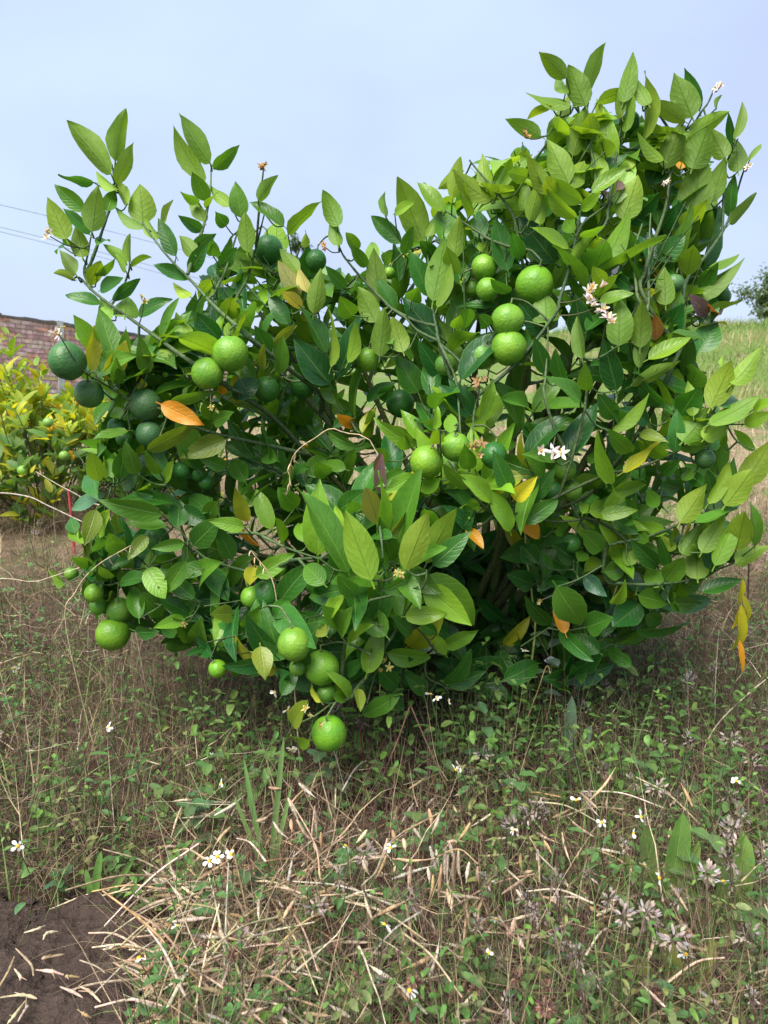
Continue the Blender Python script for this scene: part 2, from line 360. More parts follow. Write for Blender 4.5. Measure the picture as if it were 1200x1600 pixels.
# leaves seen singly: base x,y, tip x,y, width, kind, in enlarged views of the photograph (x0, y0, 3x)
TR = {}
TR[(0, 100)] = """520 515 337 292 85 b|540 455 563 238 65 b|545 560 635 390 60 b|440 555 290 528 40 d|395 690 268 575 65 m|430 785 455 598 90 b|310 820 235 655 85 k
500 690 530 600 55 m|598 655 560 565 45 k|540 590 465 535 45 k|420 800 310 680 50 d|385 905 365 780 70 k|355 985 275 880 55 b|350 1010 268 978 30 k|425 1040 468 905 60 b
470 1125 322 1062 45 d|525 1105 635 1012 45 d|585 1185 590 1090 105 b|455 850 510 800 35 m|470 1060 545 1000 40 d|450 990 530 972 22 m|595 940 525 855 35 b|605 930 600 815 34 b
610 950 683 900 30 b|590 970 545 900 30 b|650 1180 760 1090 42 d|720 1250 800 1215 38 d|755 1280 820 1115 40 m|670 745 655 580 108 k|680 770 555 700 40 b|735 820 690 740 50 k
825 900 745 740 60 d|760 750 815 650 35 k|880 1010 740 940 50 d|910 890 845 810 65 b|985 465 825 250 85 b|960 550 798 362 60 b|1000 490 1110 405 50 m|970 640 910 520 65 m
970 680 1010 580 30 b|960 740 900 620 55 b|945 780 860 725 50 d|930 650 855 605 35 m|920 860 1005 800 60 d|890 975 960 850 60 d|1040 940 1100 870 65 d|1160 880 1150 720 70 b
1000 900 1000 830 60 m|1000 1100 1105 1035 50 d|1065 1210 1090 1080 80 b|1060 760 1015 700 55 d|1130 720 1105 565 75 m|1085 660 1005 610 45 b|1030 1290 925 1180 80 D
1060 1280 1110 1205 55 k|880 1290 840 1200 70 k|850 1360 730 1335 35 b|690 1450 660 1290 65 m|860 1455 620 1400 50 D|600 1400 590 1250 45 m|430 1440 440 1250 60 y
495 1480 605 1325 70 y|540 1390 470 1170 100 m|490 1470 500 1350 60 d|300 860 240 855 26 d|330 850 300 800 30 d|930 1300 845 1285 40 m|990 1010 935 1090 50 k|890 1090 830 1060 40 k
450 1330 360 1200 80 l|410 1290 330 1190 60 l|520 1200 480 1120 60 l|560 1500 545 1390 60 m"""
TR[(400, 250)] = """10 190 80 85 50 b|150 350 268 195 55 b|90 430 95 305 105 k|130 310 0 175 50 m|210 400 275 335 40 k|385 310 330 180 75 b|385 400 360 305 55 b|250 560 240 415 85 d
205 640 115 490 70 v|215 700 130 605 50 v|240 620 205 520 45 v|200 530 125 430 55 k|270 720 300 530 75 b|330 905 225 700 70 d|345 1050 195 860 120 D|385 1020 480 750 95 D
350 970 400 740 45 k|430 950 510 770 55 k|350 1060 180 970 45 d|450 730 400 650 80 m|575 660 555 445 85 b|655 700 575 555 60 d|560 760 490 620 90 b|680 390 555 275 65 d
785 385 680 125 115 b|605 260 590 175 35 b|690 440 730 330 50 m|670 570 650 400 60 d|810 640 735 440 70 d|830 660 880 395 100 b|840 460 770 380 60 d|800 360 855 225 50 b
850 690 920 510 55 b|730 660 760 590 70 m|860 845 705 665 110 D|690 900 650 770 85 k|760 1090 665 930 100 d|580 920 600 720 85 b|930 1000 865 775 110 b|960 1030 1130 770 95 D
910 1060 770 880 70 D|1010 1200 880 1065 75 D|1020 1190 925 1040 70 D|1045 1210 1125 1040 60 l|520 1130 625 1040 45 d|580 1120 650 1050 55 d|470 1340 320 1295 50 m
780 1320 690 1185 65 l|740 1300 640 1245 40 l|760 1340 545 1255 55 l|830 1260 850 1165 38 l|910 1280 915 1190 60 l|850 1330 840 1260 60 l|900 1340 925 1470 70 l|1000 1450 980 1350 75 m
1040 1370 1010 1290 70 b|500 1280 550 1165 35 y|460 1250 390 1200 50 o|595 1490 565 1410 40 p|80 860 165 780 45 e|110 1000 130 850 60 m|30 980 45 870 35 e|440 1180 380 1240 50 d
560 480 530 370 60 l|480 420 420 340 50 m|420 600 340 520 50 d|520 500 460 420 50 m|650 250 720 200 40 l|920 180 950 10 60 k|960 60 860 130 60 k|880 240 770 110 60 l|860 220 800 150 50 k
1100 190 920 90 70 k|1080 130 1060 0 60 k|1140 130 1190 0 60 k|930 460 950 290 70 k|890 380 830 330 50 l|940 560 900 420 70 b|1060 370 1040 240 70 d|1180 520 1130 310 90 d
960 580 940 500 50 k|1050 430 1090 390 60 k|1130 690 950 660 35 d|1190 620 1110 565 50 d|930 790 960 725 50 l|1090 780 1050 730 60 d|700 1290 690 1380 60 m|240 1480 330 1400 90 m
60 900 0 790 80 d|150 770 60 620 70 d|100 560 0 530 40 m|380 560 350 480 60 d|640 860 560 800 50 m"""
TR[(800, 50)] = """255 215 132 98 65 b|345 285 400 85 60 b|345 345 275 180 90 b|275 345 85 305 50 b|180 345 90 380 35 k|135 490 0 410 60 b|250 290 215 225 40 b|195 450 290 420 45 d
285 580 345 365 75 k|520 330 570 135 65 b|515 400 480 270 50 b|530 470 570 280 50 b|625 500 685 235 60 k|640 340 575 240 55 b|810 420 665 325 60 b|845 400 770 215 105 b|880 370 830 190 60 d
820 495 1000 385 70 k|955 360 965 310 18 b|715 640 790 440 90 b|710 600 575 510 45 k|845 640 905 480 110 b|1000 590 940 475 75 b|1030 540 1025 390 30 D|1045 500 1105 375 30 b|1060 655 1050 525 70 b
1115 600 1145 515 30 b|840 880 885 610 135 b|930 800 990 620 75 b|855 995 985 790 110 D|820 960 785 810 75 D|1020 900 1135 770 50 b|1030 870 1010 690 50 d|265 710 175 520 95 k|280 730 340 600 75 k
170 760 85 600 70 k|80 885 135 715 55 k|330 800 175 705 60 l|300 870 165 785 55 l|375 755 525 630 50 l|520 880 580 700 110 k|285 1080 395 940 55 k|325 835 415 760 45 l|290 940 240 860 60 l
320 960 425 910 35 l|265 1015 95 940 45 l|200 1080 50 890 110 D|400 1115 575 905 75 b|490 740 520 640 50 p|440 770 380 670 25 p|155 1250 0 1055 75 D|680 1060 640 960 70 D|690 1070 800 960 85 d
820 1140 850 1000 85 b|720 1280 715 1120 80 b|835 1240 1060 1130 75 b|930 1110 1045 1070 30 b|160 1360 155 1255 115 b|150 1420 50 1290 80 D|500 1470 505 1270 110 b|600 1480 610 1280 85 b
430 1180 390 1120 60 l|410 1260 545 1215 45 l|330 1450 300 1250 100 D|350 1400 430 1310 60 d|730 1400 790 1290 90 D|890 1340 1065 1275 50 b|885 1380 1005 1330 30 e|915 1330 855 1250 60 p
965 1325 930 1270 22 r|965 1320 995 1260 24 r|680 1440 685 1345 40 r|640 1500 815 1440 45 k|890 1430 770 1405 35 m|605 1500 605 1400 35 k|440 590 420 505 80 b|640 720 700 600 90 D
600 840 680 760 80 D|740 770 830 700 60 D|560 640 500 560 60 k|420 700 390 560 70 k|230 780 130 680 60 k|60 830 40 700 60 b|40 1060 0 940 60 d|130 900 120 800 50 k|450 480 410 340 60 k
400 330 510 260 40 b|380 520 360 380 70 b|560 470 540 370 50 b|210 420 260 350 50 k|70 680 0 660 60 l|640 900 540 850 60 D|700 920 760 830 60 D|900 900 960 830 60 D|760 1130 700 1090 60 d
500 1080 560 1010 60 d|480 1140 560 1200 50 D|880 1200 960 1090 60 d|930 1240 900 1340 90 d|870 1500 960 1370 110 d|560 1100 620 1190 60 D"""
TR[(0, 500)] = """755 395 930 480 80 o|690 610 895 510 75 e|465 755 430 635 75 l|480 740 510 640 40 l|640 725 515 790 90 g|490 825 335 870 50 g|760 910 495 860 90 m|830 970 840 860 90 d|780 965 610 960 40 m
450 890 400 1040 80 e|430 1040 400 1130 40 e|905 1055 1010 950 105 d|1145 970 1000 945 65 l|1160 945 1110 800 60 y|850 890 950 940 80 D|860 1045 735 1070 55 m|690 1010 610 1110 60 e
870 1130 775 1280 80 m|690 1165 760 1280 95 l|970 1150 1060 1300 90 d|650 1400 625 1245 75 m|660 1280 770 1400 90 m|750 1305 900 1385 70 d|865 1400 730 1440 60 l|1090 1380 1000 1380 80 e
560 740 590 600 80 d|750 720 690 650 50 m|770 760 830 670 35 l|1060 560 860 640 90 e|800 380 990 345 40 m|960 380 1000 470 70 m|1000 480 1075 440 60 m|1090 360 1200 290 90 D
640 720 600 610 70 m|530 740 510 600 60 m|620 820 690 830 50 g|460 1010 520 900 60 l|350 1000 330 930 60 d|390 1050 330 1000 50 l|560 1090 510 1000 80 m|430 1150 340 1110 50 m|300 1240 220 1180 50 l
450 1220 520 1170 60 m|560 1230 680 1190 60 d|900 1200 830 1290 70 d|1090 1120 1020 980 80 d|980 900 900 830 90 d|1020 850 960 930 70 m|1150 760 1090 650 80 m|950 690 870 620 60 d
1190 870 1130 760 70 l|1100 730 1200 700 60 d|700 470 590 430 60 l|560 460 540 420 60 l|600 520 440 540 40 l|520 1210 470 1150 50 l|950 1290 870 1260 60 g|1060 1440 1000 1340 60 d|1140 1440 1200 1390 60 m
830 1480 760 1440 60 d|640 1460 720 1470 50 d|1190 1160 1170 1240 70 y|930 1080 1010 1130 60 d|1120 1350 1060 1260 70 D|470 1320 400 1400 30 g|1060 690 950 650 60 m"""
TR[(400, 700)] = """430 580 265 215 125 m|290 500 285 195 130 l|540 620 430 330 140 k|595 225 570 65 45 p|575 360 520 195 90 v|590 250 710 195 35 y|590 450 610 150 70 l|610 430 715 300 40 e
660 450 755 140 110 m|700 570 795 330 120 k|800 540 905 295 100 k|820 360 790 280 80 m|830 550 985 410 95 d|800 600 1050 805 130 l|790 650 985 810 120 l|600 670 780 600 70 m|700 790 855 780 80 l
615 960 825 1005 90 l|520 1055 580 855 95 l|610 880 490 740 110 m|880 930 1020 870 70 l|890 970 840 880 55 l|500 1250 660 1180 75 m|0 600 160 510 80 l|320 640 230 550 100 m|420 660 250 700 110 d
75 380 0 210 75 l|185 280 130 215 85 m|400 400 370 280 60 l|390 290 500 210 90 d|330 880 280 830 70 e|400 880 420 770 50 m|430 910 490 830 40 l|185 1030 245 960 55 d|265 1130 330 1110 55 d
345 1170 370 1070 45 l|440 1170 400 1060 40 l|360 1160 430 1170 60 m|305 1190 235 1100 35 y|170 1300 210 1210 75 e|250 1370 130 1390 70 l|20 930 40 1060 90 e|480 1130 490 1220 50 e|680 860 660 780 60 d
250 440 190 330 90 l|130 440 110 350 50 m|460 300 450 250 70 m|640 420 500 400 60 d|1010 370 920 290 70 D|1020 290 940 310 60 d|990 380 1050 440 50 o|930 430 1000 330 80 D|1100 250 1010 130 60 l
1190 390 1130 220 70 l|1190 200 1120 50 80 d|1000 190 890 110 50 m|860 150 770 200 70 l|740 130 620 200 70 l|690 110 600 160 60 m|620 60 560 10 50 m|420 100 300 60 60 m|330 130 280 60 80 m
240 180 200 60 80 d|100 60 20 20 70 m|60 560 150 600 70 d|90 800 150 700 80 d|470 690 380 600 80 d|400 830 330 760 80 m|450 760 420 720 60 d|720 870 650 800 70 d|780 720 720 680 60 m
660 1120 580 1040 90 d|800 1140 730 1090 80 d|580 1020 540 950 50 d|430 1060 480 1000 50 d|690 1230 620 1150 60 d|850 870 780 830 60 d|330 790 380 700 50 l|540 560 600 520 60 D|120 1160 190 1040 70 d"""
TR[(800, 500)] = """65 650 215 430 75 D|240 650 385 420 100 D|490 330 435 110 90 D|320 380 185 265 65 m|330 180 300 10 55 b|640 185 815 95 60 l|595 225 605 60 45 b|510 330 740 190 80 D|560 310 765 210 50 b
930 410 1015 220 105 k|1030 300 1150 190 70 k|985 225 990 175 20 k|960 400 1080 320 100 d|925 490 1135 380 70 b|800 570 900 450 120 b|850 450 835 310 60 k|790 440 870 330 110 d|760 620 790 450 70 d
900 560 990 480 80 k|790 610 955 575 45 m|470 770 400 555 75 l|520 715 685 600 55 y|440 770 415 680 45 l|470 795 600 765 55 l|470 520 650 390 60 b|600 530 720 570 50 e|790 950 895 790 100 k
1000 870 1110 720 115 k|1090 770 1200 590 110 k|920 860 1030 690 60 k|945 850 920 720 50 D|860 950 1030 905 50 m|800 1100 875 985 75 b|890 1090 975 950 85 b|950 1150 1040 950 85 b|1050 1080 1090 905 110 k
1140 1060 1165 895 45 m|1050 1140 1150 1070 70 k|870 1215 860 1095 110 b|920 1180 990 970 80 D|890 1275 1060 1215 60 d|720 1220 800 1120 90 m|405 945 520 1100 65 l|640 1040 570 1000 60 m
740 1180 710 1020 45 d|540 1250 635 1200 95 D|590 1290 700 1320 90 m|930 1310 700 1330 80 g|740 1330 870 1330 75 m|580 1450 840 1465 60 d|210 1250 340 1450 140 m|350 1440 460 1400 110 d
600 1330 480 1430 120 D|310 1130 350 1070 60 m|340 1200 435 1290 70 g|430 1180 510 1170 90 m|200 990 285 970 50 m|50 950 205 845 80 m|80 860 190 710 70 d|10 840 90 760 70 Y|360 900 470 870 80 l
410 920 570 880 60 l|330 910 340 840 45 l|200 660 80 620 40 m|1090 490 1200 440 60 l|1140 610 1060 520 40 l|1000 600 1000 470 40 l|1130 420 1200 370 40 l|160 250 110 100 70 d|80 170 20 30 70 d
240 290 200 180 60 d|350 330 340 230 60 m|480 460 420 370 80 d|700 400 600 320 60 d|760 420 660 330 60 d|640 480 560 420 60 D|560 620 470 560 60 m|620 750 560 680 60 d|700 720 780 660 60 d
780 790 690 760 70 D|850 740 780 700 60 m|900 770 820 720 60 d|680 880 640 800 60 m|590 1000 470 930 60 d|420 1080 330 990 90 m|560 1150 540 1080 60 b|680 1150 600 1070 80 d|700 1250 620 1160 80 m
470 1330 530 1260 50 l|290 1120 200 1060 90 D|120 1140 50 1060 90 D|100 1240 0 1200 90 d|270 1230 160 1220 60 D|690 1420 620 1370 70 d|250 1470 200 1330 60 o|130 1010 60 960 50 o|500 900 570 960 60 d
720 1000 620 960 60 l|760 1080 700 1010 50 k|300 780 200 740 60 l|120 560 60 480 70 D|400 660 360 640 50 m|150 730 90 640 60 m|720 640 640 600 60 m|840 640 900 560 60 d|540 500 480 430 60 d
410 1560 300 1480 80 d|520 1600 440 1530 60 d|560 1620 470 1560 60 d"""
# branches that show, same views
SH = {(0, 100): ["1260 1640 900 1400 760 1300 620 1200 520 1130 430 1060 370 1000 335 1015", "430 1060 395 980 410 900 430 790", "425 935 460 840 500 720 540 610 535 540 525 470",
                 "580 1040 600 985 610 945", "1500 1540 1200 1310 1100 1220 1000 1130 900 1020 830 950 760 870 700 790 670 745", "880 985 920 860 960 740 985 600 990 480", "1000 1080 1060 960 1100 830 1130 740",
                 "1100 1110 1160 1000 1200 860 1240 700", "1200 860 1215 680 1234 500"],
      (400, 250): ["1240 420 1200 250 1110 130 1040 50 1000 0", "860 860 830 700 815 560 800 400", "1090 370 1000 310 890 240", "640 700 520 580 450 500 400 430 370 330", "860 850 760 800 700 740 620 690",
                   "350 1200 350 1050 375 960", "1020 1290 1020 1200 1045 1100", "960 1300 940 1050 900 940"],
      (800, 50): ["790 1480 800 1280 820 1160 900 1060 985 940 1030 840 1070 700 1090 640", "600 1200 660 1000 720 820 745 650 790 500 810 440", "740 460 690 390 650 360 600 320", "860 420 890 370 920 330 950 260",
                  "985 940 1000 650 1015 590 1060 500", "200 1330 270 1100 300 960 320 850 330 800", "300 960 340 890 430 820 510 720", "400 800 380 600 345 450 340 400", "590 1250 570 1050 610 900", "640 1240 640 1050 650 850",
                  "440 900 470 700 500 500 520 400"],
      (0, 500): ["400 250 520 320 640 390 760 420 880 490 1040 540 1200 575 1400 620", "840 980 920 1080 1000 1130 1200 1180 1400 1120"],
      (400, 700): ["430 1180 540 1040 600 940 660 850 720 740 790 640 800 570", "600 580 590 450 580 350 590 260", "500 720 640 690 760 650", "0 400 150 470 300 520", "520 1200 560 1050 600 940", "740 830 790 880 830 940",
                   "900 60 1020 220 1120 310 1250 330"],
      (800, 500): ["1010 880 900 920 780 960 620 1020 450 1050", "1040 1140 940 1180 830 1220 640 1240 450 1230", "920 470 870 530 800 600 700 650 600 690 450 720", "340 420 350 300 330 180", "150 350 165 150 170 0",
                   "0 900 200 945 360 930"]}
# limes: centre x,y, radius, tone
LM = {(400, 250): "1068 502 57 b|1085 607 52 b|1015 603 42 m|1180 750 75 b|1185 880 82 b|1060 920 60 m|890 960 50 m|60 420 62 d|280 470 48 d|222 1055 60 d|50 1075 60 d|675 1140 66 d|800 1415 80 b|935 1345 70 b|1115 1385 62 d|525 935 55 b|625 530 26 b",
      (800, 50): "105 1185 85 b|985 1240 38 d|555 420 40 d|760 1180 42 g",
      (0, 500): "316 192 85 g|417 345 66 g|683 398 76 g|548 502 44 d|700 535 62 g|585 555 42 d|1080 158 83 b|972 250 72 b|850 705 42 d|930 720 38 d|965 760 36 d|735 1025 60 d|440 1280 45 b|560 1360 62 m|530 1470 85 b|460 1340 42 m|1180 1300 55 b|335 1190 34 m",
      (400, 700): "178 920 83 b|308 1030 90 b|342 1338 90 B|713 1085 44 d|50 690 76 d|195 1030 42 m|330 1150 50 m",
      (800, 500): "245 700 55 m|190 805 50 d|280 800 48 m|905 650 46 g|550 810 28 d|1020 1110 30 d|280 1050 45 d",
      (0, 1000): "1020 135 46 b"}
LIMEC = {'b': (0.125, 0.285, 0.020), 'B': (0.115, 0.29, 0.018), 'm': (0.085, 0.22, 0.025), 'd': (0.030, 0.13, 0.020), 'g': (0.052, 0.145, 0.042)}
LPIX = [((x0 + float(a.split()[0]) / 3, y0 + float(a.split()[1]) / 3), float(a.split()[2]) / 3) for (x0, y0), t_ in LM.items() for a in t_.split('|')]

# ------------------------------------------------------------------ lime tree
ROOT = Vector((0.30, 2.12, 0.0))
tree = empty('lime_tree', ROOT, 'bushy lime tree full of green fruit standing in the weeds', 'tree')
def tp(me_name, blocks, mat, name, label=None):
    blocks = [(np.asarray(b[0]) - np.array(ROOT),) + tuple(b[1:]) for b in blocks]
    o = link(name, mesh(me_name, blocks, mat), tree)
    if label: o['label'] = label
    return o
BARK = (0.10, 0.125, 0.045); BARK2 = (0.15, 0.125, 0.085)
nodes = []                                            # skeleton points that twigs join
shoots = []
for (x0, y0), lst in SH.items():
    for s in lst:
        q = list(map(float, s.split())); pts = []
        for i in range(0, len(q), 2):
            px, py = x0 + q[i] / 3, y0 + q[i + 1] / 3
            pts.append(P(px, py, D(px, py) + 0.035))
        shoots.append(pts)
trunk_top = ROOT + Vector((-0.02, 0.0, 0.26))
stem = smooth_path([ROOT + Vector((0, 0, -0.05)), ROOT + Vector((0.01, 0.01, 0.08)), ROOT + Vector((-0.02, 0, 0.18)), trunk_top], 4)
tp('trunk', tube(stem, 0.036, 0.026, 10, BARK2, jit=0.06), M_bark, 'trunk')
limb_ends = [(P(470, 700, 1.86), 0.0), (P(420, 560, 1.95), 0.1), (P(560, 560, 2.05), 0.1), (P(690, 560, 1.98), 0.2), (P(830, 540, 1.9), 0.2), (P(905, 480, 1.98), 0.3),
             (P(1010, 480, 1.98), 0.3), (P(1070, 560, 1.95), 0.3), (P(950, 740, 1.8), 0.1), (P(950, 910, 1.85), 0.1), (P(540, 1000, 1.62), 0.0), (P(620, 880, 1.62), 0.0),
             (P(470, 890, 1.8), 0.0), (P(330, 850, 1.9), 0.0), (P(780, 800, 1.75), 0.1), (P(760, 420, 2.25), 0.3), (P(950, 300, 2.15), 0.4), (P(600, 480, 2.35), 0.3), (P(400, 480, 2.2), 0.2)]
for e, _ in limb_ends:
    a = trunk_top + Vector((rnd.uniform(-.01, .01), rnd.uniform(-.01, .01), rnd.uniform(-0.1, 0)))
    d = e - a
    m1 = a + d * 0.33 + Vector((rnd.uniform(-.03, .03), rnd.uniform(-.03, .03), 0.02 - 0.06 * (d.z < 0.3)))
    m2 = a + d * 0.68 + Vector((rnd.uniform(-.04, .04), rnd.uniform(-.04, .04), rnd.uniform(0, .04)))
    path = smooth_path([a, m1, m2, e], 5); nodes += path[4:]
    tp('limb', tube(path, rnd.uniform(0.013, 0.018), 0.006, 7, jitter(BARK, .2), jit=0.05), M_bark, 'branch')
core = Vector((0.15, 2.15, 0.45))
for pts in shoots:
    if (pts[0] - core).length > (pts[-1] - core).length: pts = pts[::-1]
    path = smooth_path(pts, 4)
    ln = sum((path[i + 1] - path[i]).length for i in range(len(path) - 1))
    # tie the inner end to a limb
    st = path[0]; fw = (path[3] - path[0]).normalized(); nb = min(nodes, key=lambda n: ((n - st).length + .03) * (1.5 - (st - n).normalized().dot(fw)))
    if (nb - st).length > 0.02:
        path = [nb, nb.lerp(st, 0.55) - fw * (.12 * (nb - st).length)] + path
    r0 = 0.0027 + 0.0036 * min(1, ln / 0.6)
    tp('shoot', tube(smooth_path(path, 2), r0, 0.0017, 6, jitter((0.060, 0.098, 0.034), .25), jit=0.12), M_bark, 'branch')
    nodes += path[1:]

leaves = []          # dicts: V local, uv, base, col, hero
def add_leaf(base, axis, normal, Ln, Wd, c, fold, bend, wave, twist=0.0, hero=False, tip=0.8, label=None):
    v, uv = leaf_local(Ln, Wd, fold, bend, wave, twist, False, tip)
    M = basis(axis, normal)
    leaves.append(dict(V=v @ M.T, uv=uv, b=np.array(base), c=c, hero=hero, label=label))
hero_px = []
LBL = {'o': 'withered orange leaf', 'Y': 'bright yellow leaf', 'p': 'young purple leaf', 'r': 'young rust red leaf'}
for (x0, y0), txt in TR.items():
    ent = txt.replace('\n', '|').split('|')
    for si, s in enumerate(ent):
        a = s.split(); bx, by, tx, ty, wd = [float(q) for q in a[:5]]; k = a[5]
        bx, by, tx, ty, wd = x0 + bx / 3, y0 + by / 3, x0 + tx / 3, y0 + ty / 3, wd / 3
        lp = math.hypot(tx - bx, ty - by)
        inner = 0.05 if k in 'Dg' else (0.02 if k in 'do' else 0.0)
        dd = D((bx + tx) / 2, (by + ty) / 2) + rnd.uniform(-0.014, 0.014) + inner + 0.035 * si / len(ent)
        for (lx, ly), lr in LPIX:
            inn = sum(1 for t in (0.1, .3, .5, .7, .9) if math.hypot(bx + (tx - bx) * t - lx, by + (ty - by) * t - ly) < lr * .85)
            if inn >= 2: dd = max(dd, D(lx, ly) + 0.05 + 2.1 * lr * 1.6 / F)
        # leaves much smaller than usual are turned towards or away from the view
        Lm = lp * dd / F * 1.06; usual = 0.088
        lean = math.sqrt(max(0.0, min(usual, 2.2 * Lm) ** 2 - Lm ** 2)) * 0.6 + 0.12 * Lm
        sgn = 1 if (k in BACK and rnd.random() < 0.7) else (-1 if rnd.random() < 0.6 else 1)
        B = P(bx, by, dd); T = P(tx, ty, dd + sgn * lean)
        ax = T - B; Ln = ax.length; Wn = wd * dd / F
        Wd = max(Wn, 0.40 * Ln if Wn > 0.6 * 0.4 * Ln else 0.32 * Ln)
        phi = math.acos(max(-1, min(1, Wn / Wd))) * rnd.choice((-1, 1))
        n0 = CAM - B; n0 = (n0 - ax * (n0.dot(ax) / ax.dot(ax))).normalized()
        n = n0 * math.cos(phi) + ax.normalized().cross(n0) * math.sin(phi)
        if k in BACK: n = -n
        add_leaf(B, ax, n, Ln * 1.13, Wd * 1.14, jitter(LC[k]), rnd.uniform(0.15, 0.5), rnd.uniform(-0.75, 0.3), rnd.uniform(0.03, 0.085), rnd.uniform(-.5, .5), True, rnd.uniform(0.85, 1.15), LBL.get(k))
        hero_px.append((bx, by, tx, ty, wd, dd))

OUT_OLD = [(110, 560), (160, 640), (125, 720), (140, 900), (165, 975), (220, 990), (330, 1030), (440, 1050), (490, 1090), (560, 1060), (640, 1050), (720, 1040), (820, 1010), (900, 1020), (960, 1000), (1040, 950),
       (1130, 870), (1150, 790), (1120, 650), (1085, 560), (1100, 470), (1110, 350), (1110, 270), (1070, 210), (1030, 190), (960, 180), (890, 180), (840, 230), (760, 250), (700, 330), (630, 390), (560, 440),
       (480, 420), (410, 370), (350, 380), (320, 440), (290, 500), (220, 540)]
OUT = [(110, 560), (160, 640), (125, 720), (140, 900), (165, 975), (220, 990), (330, 1030), (440, 1050), (490, 1090), (560, 1070), (640, 1080), (720, 1095), (820, 1085), (900, 1060), (960, 1030), (1040, 950)] + OUT_OLD[16:]
def inside(x, y, poly=OUT):
    c = False; j = len(poly) - 1
    for i in range(len(poly)):
        xi, yi = poly[i]; xj, yj = poly[j]
        if (yi > y) != (yj > y) and x < (xj - xi) * (y - yi) / (yj - yi) + xi: c = not c
        j = i
    return c
def edge_dist(x, y):
    b = 1e9
    for i in range(len(OUT)):
        a = Vector(OUT[i - 1]); d = Vector(OUT[i]) - a; t = max(0, min(1, (Vector((x, y)) - a).dot(d) / d.dot(d)))
        b = min(b, (a + d * t - Vector((x, y))).length)
    return b
axis_pt = Vector((0.12, 2.15, 0.75))
twigs = []
count = 0; cand = []
def nearest(p):
    a = np.array(nodes); d_ = ((a - np.array(p)) ** 2).sum(1); return nodes[int(d_.argmin())]
while count < 430:
    px, py = rnd.uniform(90, 1160), rnd.uniform(160, 1090)
    low_in = count >= 340
    if low_in: px, py = rnd.uniform(540, 980), rnd.uniform(800, 1085)
    if not inside(px, py): continue
    ed = edge_dist(px, py)
    hollow = 690 < px < 850 and 830 < py < 1060
    thick = 0.18 + 0.75 * min(1, ed / 220)
    if py < 420: thick *= 0.7
    off = rnd.random() ** 1.25
    dd = D(px, py) + 0.09 + off * thick
    if hollow: dd = max(dd, 2.0 + rnd.random() * 0.5)
    if low_in: dd = rnd.uniform(1.95, 2.5); off = 0.8
    p0 = P(px, py, dd)
    if p0.z < 0.07: continue
    count += 1
    o = p0 - axis_pt; o.z *= 0.4
    dr = (o.normalized() * 0.55 + Vector((rnd.gauss(0, .35), rnd.gauss(0, .35), 0.75 + rnd.gauss(0, .3)))).normalized()
    if py > 850: dr = (dr + Vector((0, -0.15, -0.55))).normalized()
    sl = rnd.uniform(0.12, 0.21); p1 = p0 + dr * sl + Vector((0, 0, 0.02))
    for _ in range(8):
        q1 = proj(p1 + dr * .03)
        if inside(*q1): break
        p1 = p0.lerp(p1, .8)
    nb = nearest(p0)
    pth = smooth_path([nb, nb.lerp(p0, 0.55) + Vector((rnd.uniform(-.02, .02), rnd.uniform(-.02, .02), -0.02)), p0, p1], 3)
    twigs += tube(pth, 0.0032, 0.0014, 5, jitter((0.075, 0.125, 0.045), .25), cap=False); nodes += pth[2:-1]
    n = rnd.randint(7, 10); a0 = rnd.uniform(0, 6.28)
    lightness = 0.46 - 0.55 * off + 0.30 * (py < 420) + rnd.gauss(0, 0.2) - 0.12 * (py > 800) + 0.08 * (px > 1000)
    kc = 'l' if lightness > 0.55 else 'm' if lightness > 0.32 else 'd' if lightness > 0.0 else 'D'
    s1 = dr.orthogonal().normalized(); s2 = dr.cross(s1)
    for i in range(n):
        t = (i + 0.5) / n; a = a0 + i * 2.4
        rad = s1 * math.cos(a) + s2 * math.sin(a)
        up = 0.75 + 0.55 * t
        ax = (rad + dr * up + Vector((0, 0, 0.1))).normalized()
        nrm = dr - rad * 0.5 + Vector((0, 0, 0.35))
        Ln = rnd.uniform(0.090, 0.138) * (0.85 + 0.3 * math.sin(3.1 * t))
        B = p0.lerp(p1, t) + rad * 0.012
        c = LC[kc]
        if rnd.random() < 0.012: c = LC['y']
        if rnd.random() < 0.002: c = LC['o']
        add_leaf(B, ax, nrm, Ln * 1.05, Ln * rnd.uniform(0.36, 0.47), jitter(c, .22), rnd.uniform(0.2, 0.55), rnd.uniform(-1.0, 0.1), rnd.uniform(0.03, 0.085), rnd.uniform(-.5, .5), tip=rnd.uniform(.85, 1.15))

